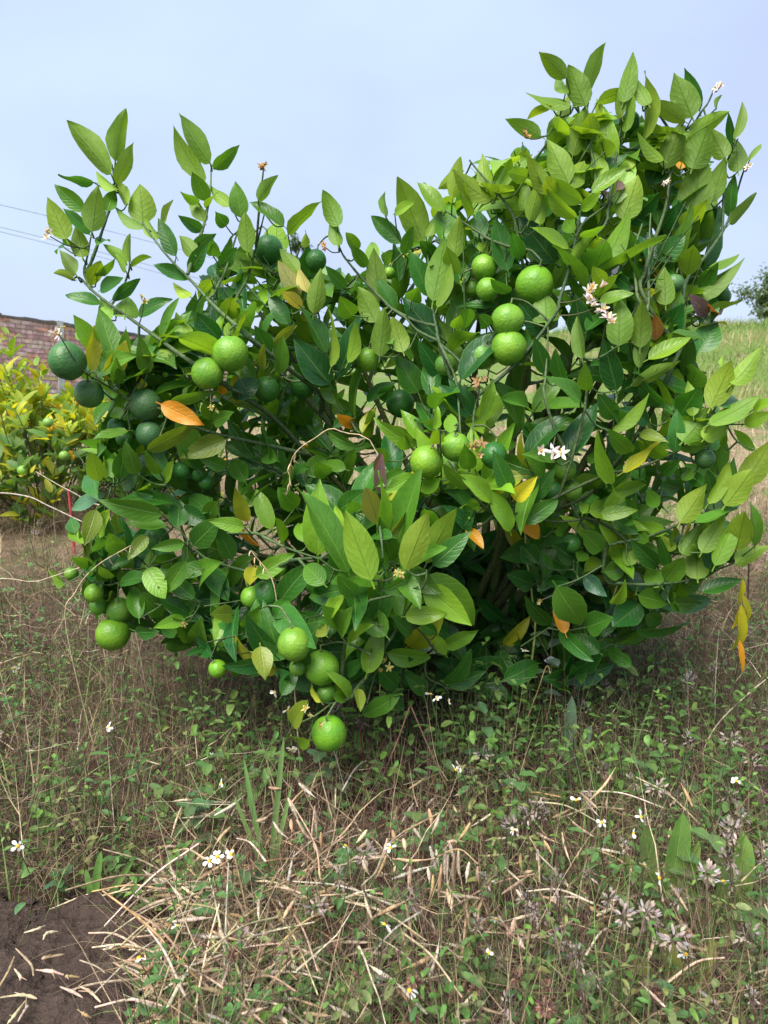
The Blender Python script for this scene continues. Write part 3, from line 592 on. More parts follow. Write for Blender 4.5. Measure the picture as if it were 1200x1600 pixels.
# limes
def lime_block(r, c, elong=1.0, nip=0.06):
    nu, nv = 28, 18; V = []
    for j in range(nv + 1):
        th = math.pi * j / nv
        for i in range(nu):
            ph = 2 * math.pi * i / nu
            rr = r * (1 + 0.010 * math.sin(3 * ph + 2 * th) + 0.008 * math.sin(5 * ph - th))
            z = math.cos(th) * elong; x = math.sin(th)
            z -= nip * math.exp(-((math.pi - th) / 0.17) ** 2)
            z -= 0.035 * math.exp(-(th / 0.22) ** 2)
            V.append((rr * x * math.cos(ph), rr * x * math.sin(ph), rr * z))
    Fq = [[j * nu + i, (j + 1) * nu + i, (j + 1) * nu + (i + 1) % nu, j * nu + (i + 1) % nu] for j in range(nv) for i in range(nu)]
    return (np.array(V), Fq, c)
lime_list = []
for (x0, y0), txt in LM.items():
    for s in txt.split('|'):
        a = s.split(); px, py, r = x0 + float(a[0]) / 3, y0 + float(a[1]) / 3, float(a[2]) / 3
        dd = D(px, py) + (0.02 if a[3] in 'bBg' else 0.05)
        Rr = r * dd / F; pos = P(px, py, dd + Rr)
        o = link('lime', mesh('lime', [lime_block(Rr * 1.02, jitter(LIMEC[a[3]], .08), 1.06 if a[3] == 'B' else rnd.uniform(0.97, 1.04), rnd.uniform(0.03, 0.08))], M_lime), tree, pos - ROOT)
        tilt = (rnd.uniform(-.45, .35), rnd.uniform(-.45, .45), rnd.uniform(0, 6.28))
        o.rotation_euler = tilt
        upv = Euler(tilt).to_matrix() @ Vector((0, 0, 1))
        cal = []
        for q in range(5):
            an = q * 1.2566; dv = np.array((math.cos(an), math.sin(an), 0)); pv = np.array((-math.sin(an), math.cos(an), 0))
            z0 = Rr * 0.985
            cal.append((np.array([dv * 0.001 - pv * .002 + (0, 0, z0 + .002), dv * .001 + pv * .002 + (0, 0, z0 + .002), dv * .0062 + pv * .0012 + (0, 0, z0 + .0022), dv * .0062 - pv * .0012 + (0, 0, z0 + .0022)]), [[0, 1, 2, 3]], (0.16, 0.2, 0.06)))
        cal += tube([(0, 0, z0 - 0.002), (0, 0, z0 + 0.014)], 0.0022, 0.0018, 6, (0.13, 0.18, 0.06))
        link('calyx', mesh('calyx', cal, M_bark), o)
        top = pos + upv * (Rr + 0.012)
        nb = min(nodes, key=lambda q: (q - top).length + (0.05 if q.z < top.z - 0.05 else 0))
        twigs += tube(smooth_path([nb, nb.lerp(top, .55) + Vector((0, 0.01, 0.012)), top], 4), 0.0026, 0.0018, 5, jitter((0.085, 0.13, 0.05), .2), cap=False)
        lime_list.append((np.array(pos), Rr))
        # fill leaves that would stand right in front of a fruit are dropped
for lf in leaves:
    if lf['hero']:
        B = Vector(lf['b']); nb = nearest(B)
        if (nb - B).length > 0.02:
            mid = nb.lerp(B, 0.5) + Vector((0, 0.012, -0.012)); nodes += [mid]
            twigs += tube(smooth_path([nb, mid, B], 3), 0.0024, 0.0015, 5, jitter((0.08, 0.135, 0.045), .2), cap=False)
LPX = [(proj(p), r * F / p[1], p[1]) for p, r in lime_list]
keep = []
for lf in leaves:
    if not lf['hero']:
        ctr = lf['b'] + lf['V'].mean(0); q = proj(ctr); bad = False
        for (lp, lr, ly) in LPX:
            if ctr[1] < ly + 0.03 and math.hypot(q[0] - lp[0], q[1] - lp[1]) < lr + 18: bad = True; break
        if bad or ctr[1] < D(*q) + 0.025: continue
        tq = proj(lf['b'] + lf['V'][-3])
        if not inside(tq[0], tq[1]) and edge_dist(tq[0], tq[1]) > 14: continue
    keep.append(lf)
leaves = keep
# which leaves show largest from where the photograph was taken
tv = np.concatenate([lf['b'] + lf['V'] for lf in leaves]); npv = len(US) * 5
tf = (LF[None] + (np.arange(len(leaves)) * npv)[:, None, None]).reshape(-1, 4)
bvh = BVHTree.FromPolygons(tv.tolist(), tf.tolist())
cnt = np.zeros(len(leaves), int); fpl = len(LF)
for py in range(60, 1220, 5):
    for px in range(70, 1200, 5):
        d = ray(px + 2, py + 2)
        hit = bvh.ray_cast(CAM, d)
        if hit[2] is not None:
            blocked = False
            cnt[hit[2] // fpl] += 1
order = np.argsort(-cnt); single = set(order[:296].tolist())
rest = []
for i, lf in enumerate(leaves):
    if i in single:
        o = link('leaf', mesh('leaf', [(lf['V'], LF, lf['c'], lf['uv'])], M_leaf), tree, Vector(lf['b']) - ROOT)
        if lf['label']: o['label'] = lf['label']
    else: rest.append((lf['b'] + lf['V'], LF, lf['c'], lf['uv']))
set_props(tp('foliage', rest, M_leaf, 'foliage'), kind='stuff')
set_props(tp('twigs', twigs, M_bark, 'twigs'), kind='stuff')

# blossom and buds
def blossom(px, py, n=4, s=1.0, tones=((0.8, 0.72, 0.68), (0.78, 0.62, 0.64)), off=-0.03):
    c0 = P(px, py, D(px, py) + off); B = []
    for i in range(n):
        p = c0 + Vector((rnd.gauss(0, .008), rnd.gauss(0, .006), rnd.gauss(0, .008))) * s
        d = Vector((rnd.gauss(0, .6), rnd.gauss(-.5, .5), rnd.gauss(.5, .5))).normalized()
        s1 = d.orthogonal().normalized(); s2 = d.cross(s1); openf = rnd.uniform(0.2, 1.1)
        for k in range(5):
            a = k * 1.2566 + rnd.uniform(-.2, .2); rad = s1 * math.cos(a) + s2 * math.sin(a)
            ax = d * (1.1 - 0.6 * openf) + rad * openf
            v, uv = leaf_local(0.016 * s, 0.0062 * s, 0.2, -0.5, 0.02, small=True)
            B.append((np.array(p) + v @ basis(ax, d).T, LF_S, jitter(rnd.choice(tones), .08), uv))
        for k in range(4):
            e = p + d * 0.011 * s + (s1 * rnd.uniform(-1, 1) + s2 * rnd.uniform(-1, 1)) * 0.004 * s
            B += tube([p, e], 0.0008 * s, 0.0011 * s, 4, (0.75, 0.6, 0.2), cap=False)
    nb = nearest(c0); B += tube(smooth_path([nb, nb.lerp(c0, .5) + Vector((0, 0, -.006)), c0], 3), .0016, .0012, 5, (.12, .12, .06), cap=False)
    o = tp('blossom', B, M_petal, 'blossom')
    return o
for a in [(925, 458, 5, 1.15), (935, 480, 3, 1.0), (946, 508, 2, 1.2), (862, 702, 3, 1.2), (78, 369, 2, 1.1), (92, 522, 4, .9), (1126, 134, 3, 0.75), (1039, 282, 2, .7), (1170, 258, 2, .6)]:
    blossom(*a)
for a in [(750, 603, 4, .9), (748, 700, 4, .9), (412, 262, 6, .8), (820, 215, 4, .7), (508, 386, 3, .7)]:
    blossom(*a, tones=((0.35, 0.2, 0.09), (0.42, 0.27, 0.15)))
for a in [(620, 898, 3, .7), (225, 470, 3, .7), (330, 640, 3, .6), (600, 1040, 3, .8), (488, 1120, 3, .8), (285, 975, 3, .6), (840, 1160 - 220, 2, .6)]:
    blossom(*a, tones=((0.42, 0.42, 0.16), (0.5, 0.4, 0.12)))
# limp yellow sprig hanging at the edge of the crown
spts = [P(1170, 880, 1.54), P(1168, 940, 1.56), P(1160, 1000, 1.57), P(1150, 1058, 1.58)]
tp('sprig', tube(smooth_path(spts, 4), 0.002, 0.0012, 5, (0.06, 0.045, 0.03)), M_bark, 'withered_twig', 'dark withered twig with limp yellow leaves')
for b_, t_, wd, k in [((1160, 905), (1155, 950), 9, 'y'), ((1158, 945), (1160, 1018), 13, 'y'), ((1160, 930), (1174, 975), 11, 'y'), ((1155, 950), (1146, 985), 12, 'y'), ((1155, 1000), (1163, 1055), 8, 'o'), ((1153, 990), (1143, 1022), 9, 'e')]:
    B = P(*b_, 1.55); T = P(*t_, 1.55); v, uv = leaf_local((T - B).length, wd * 1.55 / F * 1.3, 0.6, -0.3, 0.08, 0.5)
    link('withered_leaf', mesh('withered_leaf', [(v @ basis(T - B, Vector((rnd.uniform(-.6, .6), -1, .2))).T, LF, jitter(LC[k]), uv)], M_leaf), tree, B - ROOT)

# ------------------------------------------------------------------ yellowish citrus shrub behind
SR = Vector((-2.35, 5.0, 0.0))
shrub = empty('citrus_shrub', SR, 'yellow green citrus shrub growing in front of the brick wall', 'shrub')
sl_, stw = [], []
for i in range(430):
    a = rnd.uniform(0, 6.28); e = math.acos(rnd.uniform(-0.12, 1)) ; rr = rnd.uniform(0.5, 1.0)
    o = Vector((math.cos(a) * math.sin(e) * 1.25, math.sin(a) * math.sin(e) * 0.9, 0.12 + math.cos(e) * 0.86 * (1 + .1 * math.sin(3 * a)))) * 1.0
    o = Vector((o.x * rr, o.y * rr, 0.1 + (o.z - 0.1) * rr))
    p0 = SR + o; dr = (Vector((o.x * .5, o.y * .5, 0.75)) + Vector((rnd.gauss(0, .25), rnd.gauss(0, .25), rnd.gauss(0, .15)))).normalized()
    sl = rnd.uniform(.12, .24); p1 = p0 + dr * sl
    stw += tube(smooth_path([SR + Vector((o.x * .6, o.y * .6, max(0.1, o.z - .25))), SR + o * 0.85, p0, p1], 3), 0.004, 0.002, 5, (0.09, 0.11, 0.05), cap=False)
    s1 = dr.orthogonal().normalized(); s2 = dr.cross(s1); hi = p0.z
    for k in range(rnd.randint(8, 12)):
        t = rnd.random(); an = k * 2.4 + i; rad = s1 * math.cos(an) + s2 * math.sin(an)
        ax = rad + dr * rnd.uniform(.7, 1.5); Ln = rnd.uniform(.085, .13)
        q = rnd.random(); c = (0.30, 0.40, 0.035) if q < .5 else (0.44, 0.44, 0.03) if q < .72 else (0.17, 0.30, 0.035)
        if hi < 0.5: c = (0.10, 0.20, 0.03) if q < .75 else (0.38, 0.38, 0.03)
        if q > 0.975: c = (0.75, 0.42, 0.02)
        v, uv = leaf_local(Ln, Ln * .42, .3, rnd.uniform(-.6, .1), .04, small=True)
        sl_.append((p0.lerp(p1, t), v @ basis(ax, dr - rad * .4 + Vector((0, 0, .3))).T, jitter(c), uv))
def visible_size(lst):
    r_ = []
    for i, (B, v, c, uv) in enumerate(lst):
        q = proj(np.array(B) + v.mean(0)); ok = -10 < q[0] < 180 and 530 < q[1] < 820
        r_.append((-(5.9 - B[1]) if ok else 9, i))
    r_.sort(); return set(i for k, i in r_[:290] if k < 9)
sg = visible_size(sl_)
srest = []
for i, (B, v, c, uv) in enumerate(sl_):
    if i in sg: link('leaf', mesh('shrub_leaf', [(v, LF_S, c, uv)], M_leaf_far), shrub, B - SR)
    else: srest.append((np.array(B - SR) + v, LF_S, c, uv))
set_props(link('foliage', mesh('shrub_foliage', srest, M_leaf_far), shrub), kind='stuff')
set_props(link('twigs', mesh('shrub_twigs', [(np.asarray(b[0]) - np.array(SR),) + tuple(b[1:]) for b in stw], M_bark), shrub), kind='stuff')
link('trunk', mesh('shrub_trunk', tube([(0, 0, -.05), (0.01, 0, .1), (0, .01, .22)], .03, .02, 8, BARK2), M_bark), shrub)
for px, py, Y in [(75, 660, 4.15), (100, 712, 4.1), (35, 735, 4.05)]:
    link('lime', mesh('shrub_lime', [lime_block(0.028, jitter((0.14, 0.3, 0.05)))], M_lime), shrub, P(px, py, Y) - SR)

# ------------------------------------------------------------------ brick wall
WA, WB = Vector((-6.95, 13.2, 0)), Vector((-5.15, 17.3, 0))
wd_ = (WB - WA).normalized(); wn_ = Vector((wd_.y, -wd_.x, 0))
slope = math.atan(0.335 / (WB - WA).length)
wall = empty('brick_wall', WA, 'weathered red brick garden wall with pale concrete posts behind the shrub', 'wall')
yaw = math.atan2(wd_.y, wd_.x)
wall.rotation_euler = Euler((0, slope, yaw), 'XYZ')
WTOP = 1.05 + (560 - 492) / F * 13.2 * 1.02
def box(x0, x1, y0, y1, z0, z1, c, jit=0.0):
    v = np.array([(x, y, z) for z in (z0, z1) for y in (y0, y1) for x in (x0, x1)], float)
    if jit: v += rng.uniform(-jit, jit, v.shape)
    return (v, [[0, 2, 3, 1], [4, 5, 7, 6], [0, 1, 5, 4], [2, 6, 7, 3], [0, 4, 6, 2], [1, 3, 7, 5]], c)
M_brick = simple_material('brick_clay', 0.9, 0, 9, 0.35, 0.8, 0.01)
# core with mortar, bricks proud of it on the near face
link('mortar', mesh('mortar', [box(-7, 12, 0.012, 0.11, -1.2, WTOP - 0.05, (0.52, 0.42, 0.38))], M_plain, False), wall)
CH, BL = 0.082, 0.25
cap = []
xx = -7.0
while xx < 12:
    l_ = rnd.uniform(.2, .5); h = rnd.uniform(-.012, .022); cap.append(box(xx, xx + l_, -0.025 + rnd.uniform(-.008, .008), 0.14, WTOP - 0.055, WTOP + h, jitter((0.15, 0.125, 0.105), .2), 0.004)); xx += l_
set_props(link('coping', mesh('coping', cap, M_plain, False), wall), kind='stuff')
tones = [(0.64, 0.35, 0.28), (0.68, 0.41, 0.34), (0.58, 0.33, 0.28), (0.70, 0.52, 0.44), (0.62, 0.43, 0.38), (0.50, 0.31, 0.27)]
variants = [mesh('brick', [box(-BL / 2 + .007, BL / 2 - .007, -0.008, 0.02, .007, CH - .007, jitter(tones[k % 6], .12), 0.004)], M_brick, False) for k in range(14)]
brest = []; placed = 0
for row in range(22):
    z = WTOP - 0.055 - (row + 1) * CH
    for i in range(-28, 48):
        x = i * BL + (row % 2) * BL / 2
        vis = -0.5 < x < 4.2 and row < 12
        if vis and placed < 290:
            o = link('brick', rnd.choice(variants), wall, (x, rnd.uniform(-.004, .004), z)); placed += 1
        else:
            b0 = box(x - BL / 2 + .007, x + BL / 2 - .007, -0.008, 0.02, z + .007, z + CH - .007, jitter(rnd.choice(tones), .12), .003); brest.append(b0)
set_props(link('brickwork', mesh('brickwork', brest, M_brick, False), wall), kind='stuff')
def along(px):
    d = ray(px, 520); a = d.x / d.y      # X = a Y
    # WA + t wd
    return (a * WA.y - WA.x) / (wd_.x - a * wd_.y)
for px in (85, 256):
    t = along(px)
    for k in (t,):
        link('post', mesh('post', [box(k - .075, k + .075, -0.03, 0.15, -1.2, WTOP + .03, (0.5, 0.5, 0.5), .003)], M_plain, False), wall)
link('post', mesh('post', [box(-3.1, -2.95, -0.03, 0.15, -1.2, WTOP + .03, (0.5, 0.5, 0.5), .003)], M_plain, False), wall)

# ------------------------------------------------------------------ far things
def far_tree(name, label, base, h, cw, ch, cz, nleaf, leaf, tone, blobs, seed):
    q = random.Random(seed)
    r = empty(name, base, label, 'tree', None)
    link('trunk', mesh('far_trunk', tube([(0, 0, -0.2), (.05, 0, cz * .4), (-.03, .05, cz), (0, 0, cz + ch * .5)], .16, .05, 8, (.10, .08, .06)), M_bark), r)
    lv = []
    for k in range(blobs):
        a = q.uniform(0, 6.28); e = q.uniform(-.7, 1.5); rr = q.uniform(.35, 1)
        c = Vector((math.cos(a) * math.cos(e) * cw * rr, math.sin(a) * math.cos(e) * cw * rr, cz + ch * .5 + math.sin(e) * ch * .5 * rr))
        link('limb', mesh('far_limb', tube([(0, 0, cz * .8), Vector((0, 0, cz)).lerp(c, .6), c], .05, .012, 5, (.10, .08, .06)), M_bark), r)
        br = q.uniform(.25, .5) * min(cw, ch) * .55
        for i in range(nleaf // blobs):
            p = c + Vector((q.gauss(0, br * .6), q.gauss(0, br * .6), q.gauss(0, br * .42)))
            ax = Vector((q.gauss(0, 1), q.gauss(0, 1), q.gauss(-.2, .6))); v, uv = leaf_local(leaf * q.uniform(.7, 1.3), leaf * .5, .2, -.4, .03, small=True)
            kk = q.uniform(.7, 1.35)
            lv.append((np.array(p) + v @ basis(ax, Vector((q.gauss(0, .5), q.gauss(0, .5), 1))).T, LF_S, (tone[0] * kk, tone[1] * kk, tone[2] * kk), uv))
    set_props(link('crown', mesh('far_crown', lv, M_leaf_far), r), kind='stuff')
yb = 36.0; xb = (1188 - 600) / F * yb * 1.0
far_tree('broadleaf_tree', 'grey green broadleaf tree standing on the crest of the grassy bank', (xb, yb, float(gz(xb, yb)) - .35), 4, 1.9, 2.9, 0.3, 5000, .17, (.075, .125, .075), 22, 3)
yb = 60.0; xb = (478 - 600) / F * yb
far_tree('slender_tree', 'slender far tree with only its tip rising behind the lime tree', (xb, yb, 0), 11, 1.3, 4.0, 6.6, 900, .3, (.06, .11, .075), 12, 5)
hx, hy = 0.365 * 24, 24.0
hz = float(gz(hx, hy))
house = empty('small_house', (hx, hy, hz), 'small bluish house with a dark roof glimpsed through the branches', 'house')
house.rotation_euler = (0, 0, R(12))
link('wall', mesh('house_wall', [box(-1.3, 0.9, 0, 3, -0.4, 1.25, (.36, .40, .48))], M_plain, False), house)
rv = np.array([(-1.6, -.35, 1.15), (1.2, -.35, 1.15), (1.2, 1.5, 1.9), (-1.6, 1.5, 1.9), (1.2, 3.35, 1.15), (-1.6, 3.35, 1.15)], float)
link('roof', mesh('house_roof', [(np.concatenate([rv, rv + (0, 0, .1)]), [[0, 3, 2, 1], [3, 5, 4, 2], [6, 7, 8, 9], [9, 8, 10, 11], [0, 1, 7, 6], [4, 5, 11, 10], [1, 2, 8, 7], [2, 4, 10, 8], [3, 0, 6, 9], [5, 3, 9, 11]], (.05, .05, .06))], M_plain, False), house)
link('window', mesh('house_window', [box(-.5, .1, -.03, .02, .35, .95, (.05, .06, .08))], M_plain, False), house)
for k, (ya, yb_, dpt) in enumerate([(320, 379, 30), (355, 416, 31), (362, 424, 31.5)]):
    pts = []
    for t in np.linspace(-1.2, 3.6, 40):
        px = t * 240; py = ya + (yb_ - ya) * t - 5 * t * (1 - t) * (1 - .3 * t)
        pts.append(P(px, py, dpt + t * 4))
    o = link('power_line', mesh('power_line', tube(pts, .011, .011, 5, (.22, .23, .26)), M_plain))
    set_props(o, ['upper grey overhead wire running alone across the sky', 'thicker wire of the lower pair crossing the sky', 'thin lowest overhead wire crossing the sky'][k], 'wire', 'overhead wires')
sx_ = P(110, 800, 3.9); 
stake = link('red_stake', mesh('red_stake', tube([(0, 0, -.05), (.004, 0, .15), (0, 0, .36)], .008, .006, 8, (.42, .05, .06)), M_plain), None, (sx_.x, sx_.y, 0.0))
set_props(stake, 'thin red stake stuck in the ground before the yellow green shrub', 'stake')

# ------------------------------------------------------------------ weeds: stuff
def field(n, y0, y1, xk=0.62, xa=0.5, p=1.0):
    y = y0 * np.exp(rng.random(n) * math.log(y1 / y0)); x = (rng.random(n) * 2 - 1) * (xk * y + xa)
    return x, y
def pick(n, tones, wts=None, amp=0.22):
    t = np.array(tones); i = rng.choice(len(t), n, p=wts); c = t[i] * (1 + rng.uniform(-amp, amp, (n, 1)))
    return np.concatenate([c, np.ones((n, 1))], 1)
def blades(x, y, z0, Ln, Wd, tilt, curv, C, segs=5, taper=0.7):
    n = len(x); az = rng.random(n) * 2 * np.pi; roll = rng.random(n) * np.pi
    h = np.stack([np.cos(az), np.sin(az), np.zeros(n)], 1); sd_ = np.stack([-np.sin(az), np.cos(az), np.zeros(n)], 1)
    p = np.stack([x, y, gz(x, y) + z0], 1); V = np.zeros((n, segs + 1, 2, 3)); kink = rng.normal(0, .18, (n, segs))
    wv = sd_ * np.cos(roll)[:, None] + np.array([0, 0, 1.0]) * np.sin(roll)[:, None] * 0.6
    th = tilt.copy()
    for k in range(segs + 1):
        w_ = (Wd * (1 - 0.97 * (k / segs) ** (1 / taper)) / 2)[:, None]
        V[:, k, 0] = p - wv * w_; V[:, k, 1] = p + wv * w_
        if k < segs:
            th = tilt + curv * (k + .5) / segs + kink[:, k]
            p = p + (h * np.sin(th)[:, None] + np.array([0, 0, 1.0]) * np.cos(th)[:, None]) * (Ln / segs)[:, None]
            g = gz(p[:, 0], p[:, 1]) + 0.004; p[:, 2] = np.maximum(p[:, 2], g)
    f0 = grid_faces(segs + 1, 2); m = (segs + 1) * 2
    Fc = (f0[None] + (np.arange(n) * m)[:, None, None]).reshape(-1, 4)
    return (V.reshape(-1, 3), Fc, np.repeat(C, m, 0))
def scatter(tmpl, x, y, z, sc, tilt=0.25, C=None):
    """tmpl: list of (V,F,col); copies turned about z, leaned and scaled"""
    n = len(x); az = rng.random(n) * 2 * np.pi; lx = rng.normal(0, tilt, n); ly = rng.normal(0, tilt, n)
    ca, sa = np.cos(az), np.sin(az); O = np.zeros(n); I = np.ones(n)
    Rz = np.stack([ca, -sa, O, sa, ca, O, O, O, I], 1).reshape(n, 3, 3)
    Rx = np.stack([I, O, O, O, np.cos(lx), -np.sin(lx), O, np.sin(lx), np.cos(lx)], 1).reshape(n, 3, 3)
    Ry = np.stack([np.cos(ly), O, np.sin(ly), O, I, O, -np.sin(ly), O, np.cos(ly)], 1).reshape(n, 3, 3)
    M = Rx @ Ry @ Rz * sc[:, None, None]; pos = np.stack([x, y, gz(x, y) + z], 1); res = []
    for V, Fc, c in tmpl:
        V = np.asarray(V); Fc = np.asarray(Fc); W = np.einsum('nij,kj->nki', M, V) + pos[:, None]
        c = np.asarray(c, float)[:3]; cc = np.ones((n, 4)); cc[:, :3] = c * (C if C is not None else 1 + rng.uniform(-.25, .25, (n, 1)))
        res.append((W.reshape(-1, 3), (Fc[None] + (np.arange(n) * len(V))[:, None, None]).reshape(-1, Fc.shape[1]), np.repeat(cc, len(V), 0)))
    return res
def off_soil(x, y, m=0.0): return soil_edge(x, y) < m
def green_at(x, y): return -.22 * np.exp(-((x + .24) / .22) ** 2 - ((y - 1.1) / .25) ** 2) + vnoise(x + 20, y + 20, 2.1, 11) * 0.65 + vnoise(x + 20, y + 20, 5.5, 12) * 0.35
TAN = [(.30, .225, .135), (.21, .15, .09), (.14, .09, .058), (.095, .055, .045), (.07, .042, .038), (.37, .295, .19)]
# thatch and upright dry grass
x, y = field(30000, .72, 6.0); k = off_soil(x, y, -0.01); x, y = x[k], y[k]; n = len(x)
low = rng.random(n) < 0.55
Ln = np.where(low, rng.uniform(.06, .24, n), rng.uniform(.12, .32, n)); sc_y = np.clip(y / 1.6, 1, 2.2)
B1 = blades(x, y, np.where(low, rng.random(n) ** 1.5 * .13, 0), Ln, rng.uniform(.0011, .0027, n) * sc_y, np.where(low, rng.uniform(.8, 1.7, n), rng.normal(.25, .35, n)), np.where(low, rng.normal(0, .5, n), rng.normal(.9, .6, n)), pick(n, TAN, [.18, .20, .20, .19, .15, .08]))
set_props(link('dry_grass', mesh('dry_grass', [B1], M_dry)), 'tangled dry brown grass covering the ground round the lime tree', 'dry grass', kind='stuff')
# coarse pale straw, mostly lying
x, y = field(3000, .8, 4.5); k = off_soil(x, y, -0.03) & (vnoise(x + 5, y + 5, 1.7, 44) + rng.normal(0, .15, len(x)) > .42); x, y = x[k], y[k]; n = len(x)
B6 = blades(x, y, rng.random(n) * .16, rng.uniform(.10, .30, n), rng.uniform(.0024, .0048, n), rng.uniform(.7, 1.75, n), rng.normal(0, .6, n), pick(n, [(.46, .37, .25), (.38, .28, .18), (.50, .43, .32), (.28, .19, .12)]), 6, 1.5)
set_props(link('straw', mesh('straw', [B6], M_dry)), 'coarse pale straw lying across the weeds', 'straw', kind='stuff')
# taller stems and grass round the trunk
n = 2600; a_ = rng.random(n) * 6.283; r_2 = .25 + .75 * rng.random(n) ** .7; x = ROOT.x - .05 + np.cos(a_) * r_2 * 1.15; y = ROOT.y - .12 + np.sin(a_) * r_2 * .62
B7 = blades(x, y, np.zeros(n), rng.uniform(.18, .42, n), rng.uniform(.0014, .0034, n), rng.normal(.25, .3, n), rng.normal(.5, .5, n), pick(n, [(.12, .07, .06), (.24, .16, .11), (.40, .31, .2), (.09, .16, .05), (.11, .2, .06)], [.2, .22, .18, .2, .2]), 6, 1.2)
set_props(link('tall_grass', mesh('tall_grass', [B7], M_weed)), 'taller mixed grass crowding round the foot of the lime tree', 'grass', kind='stuff')
# thin dark stems
x, y = field(14000, .75, 4.5); k = off_soil(x, y, -0.03); x, y = x[k], y[k]; n = len(x)
B2 = blades(x, y, rng.random(n) * .05, rng.uniform(.12, .38, n), rng.uniform(.001, .0019, n) * np.clip(y / 1.7, 1, 2), rng.normal(.45, .5, n), rng.normal(.2, .5, n), pick(n, [(.12, .065, .06), (.19, .12, .095), (.15, .10, .085), (.28, .22, .16), (.16, .06, .065)]), 6, 1.6)
set_props(link('dry_stems', mesh('dry_stems', [B2], M_dry)), 'thin dark brown withered stems standing among the weeds', 'dry stems', kind='stuff')
# green grass blades
x, y = field(11000, .75, 5.5); k = off_soil(x, y, -0.02) & (green_at(x, y) + rng.normal(0, .12, len(x)) > .5); x, y = x[k], y[k]; n = len(x)
B3 = blades(x, y, np.zeros(n), rng.uniform(.08, .27, n), rng.uniform(.002, .0048, n), rng.normal(.3, .3, n), rng.normal(.8, .5, n), pick(n, [(.09, .19, .045), (.14, .25, .06), (.20, .28, .09), (.07, .145, .045)]))
set_props(link('green_grass', mesh('green_grass', [B3], M_weed)), 'loose green grass blades growing through the dry grass', 'grass', kind='stuff')
# leafy ground cover
def sprig(h, pairs, ll, tone, spread=1.0, toothed=True):
    T = []
    st = [(0, 0, 0), (rnd.uniform(-.01, .01), rnd.uniform(-.01, .01), h * .5), (rnd.uniform(-.02, .02), rnd.uniform(-.02, .02), h)]
    T += [(b[0], b[1], (.12, .11, .06)) for b in tube(st, .0013, .0008, 3, cap=False)]
    for i in range(pairs):
        t = (i + 1) / pairs; p = Vector(st[0]).lerp(Vector(st[2]), t); a0 = i * 1.571 + rnd.uniform(-.3, .3)
        for s_ in (0, math.pi):
            a = a0 + s_; d = Vector((math.cos(a), math.sin(a), rnd.uniform(-.15, .55)))
            l_ = ll * rnd.uniform(.65, 1.1) * (1.1 - .45 * t); v, uv = leaf_local(l_, l_ * rnd.uniform(.36, .55), .5, rnd.uniform(-1.0, .1), .1, rnd.uniform(-.5, .5), small=True)
            T.append((np.array(p) + (v + np.array([0, .008, 0])) @ basis(d * spread, Vector((0, 0, 1)) - d * .2).T, LF_S, jitter(tone, .2)))
    return T
GT = [(.075, .165, .035), (.10, .195, .04), (.06, .14, .035), (.12, .20, .05), (.16, .18, .06), (.08, .145, .055)]
blk = []
for k_ in range(12):
    tm = sprig(rnd.uniform(.06, .2), rnd.randint(2, 5), rnd.uniform(.018, .042), GT[k_ % 6])
    x, y = field(290, .78, 4.2); k = off_soil(x, y, -.02) & (green_at(x, y) + rng.normal(0, .09, len(x)) > .465); x, y = x[k], y[k]
    blk += scatter(tm, x, y, rng.random(len(x)) * .03, rng.uniform(.6, 1.15, len(x)), .3)
for k_ in range(10):
    tm = sprig(rnd.uniform(.16, .32), rnd.randint(4, 7), rnd.uniform(.03, .055), GT[k_ % 4])
    n = 26; x = rng.uniform(-.45, .95, n); y = rng.uniform(1.5, 2.15, n)
    blk += scatter(tm, x, y, 0 * x, rng.uniform(.7, 1.2, n), .25)
set_props(link('ground_cover', mesh('ground_cover', blk, M_weed)), 'low leafy green weeds spreading between the dry stems', 'weeds', kind='stuff')
# clover
def clover(h, r):
    T = [(b[0], b[1], (.10, .15, .05)) for b in tube([(0, 0, 0), (.004, 0, h)], .0008, .0007, 3, cap=False)]
    for q in range(3):
        a = q * 2.094; d = Vector((math.cos(a), math.sin(a), .25)); ring = []
        s_ = Vector((-math.sin(a), math.cos(a), 0)); c0 = Vector((.004, 0, h))
        pts = [(0, 0), (.45, .42), (.85, .5), (1.05, .26), (.95, 0), (1.05, -.26), (.85, -.5), (.45, -.42)]
        V = [c0 + d * (u * r) + s_ * (w_ * r) + Vector((0, 0, abs(w_) * r * .3)) for u, w_ in pts]
        T.append((np.array(V), [[0, 1, 2, 3], [0, 3, 4, 4 + 1], [0, 5, 6, 7]], jitter((.075, .19, .05), .15)))
    return T
blk = []
for k_ in range(6):
    tm = clover(rnd.uniform(.03, .09), rnd.uniform(.009, .015))
    x, y = field(900, .78, 3.4); g = vnoise(x + 9, y + 9, 3.2, 21); k = off_soil(x, y, -.02) & (g + rng.normal(0, .05, len(x)) > .6); x, y = x[k], y[k]
    blk += scatter(tm, x, y, rng.random(len(x)) * .03, rng.uniform(.7, 1.3, len(x)), .3)
set_props(link('clover', mesh('clover', blk, M_weed)), 'patches of small three-leaved clover low in the weeds', 'clover', kind='stuff')
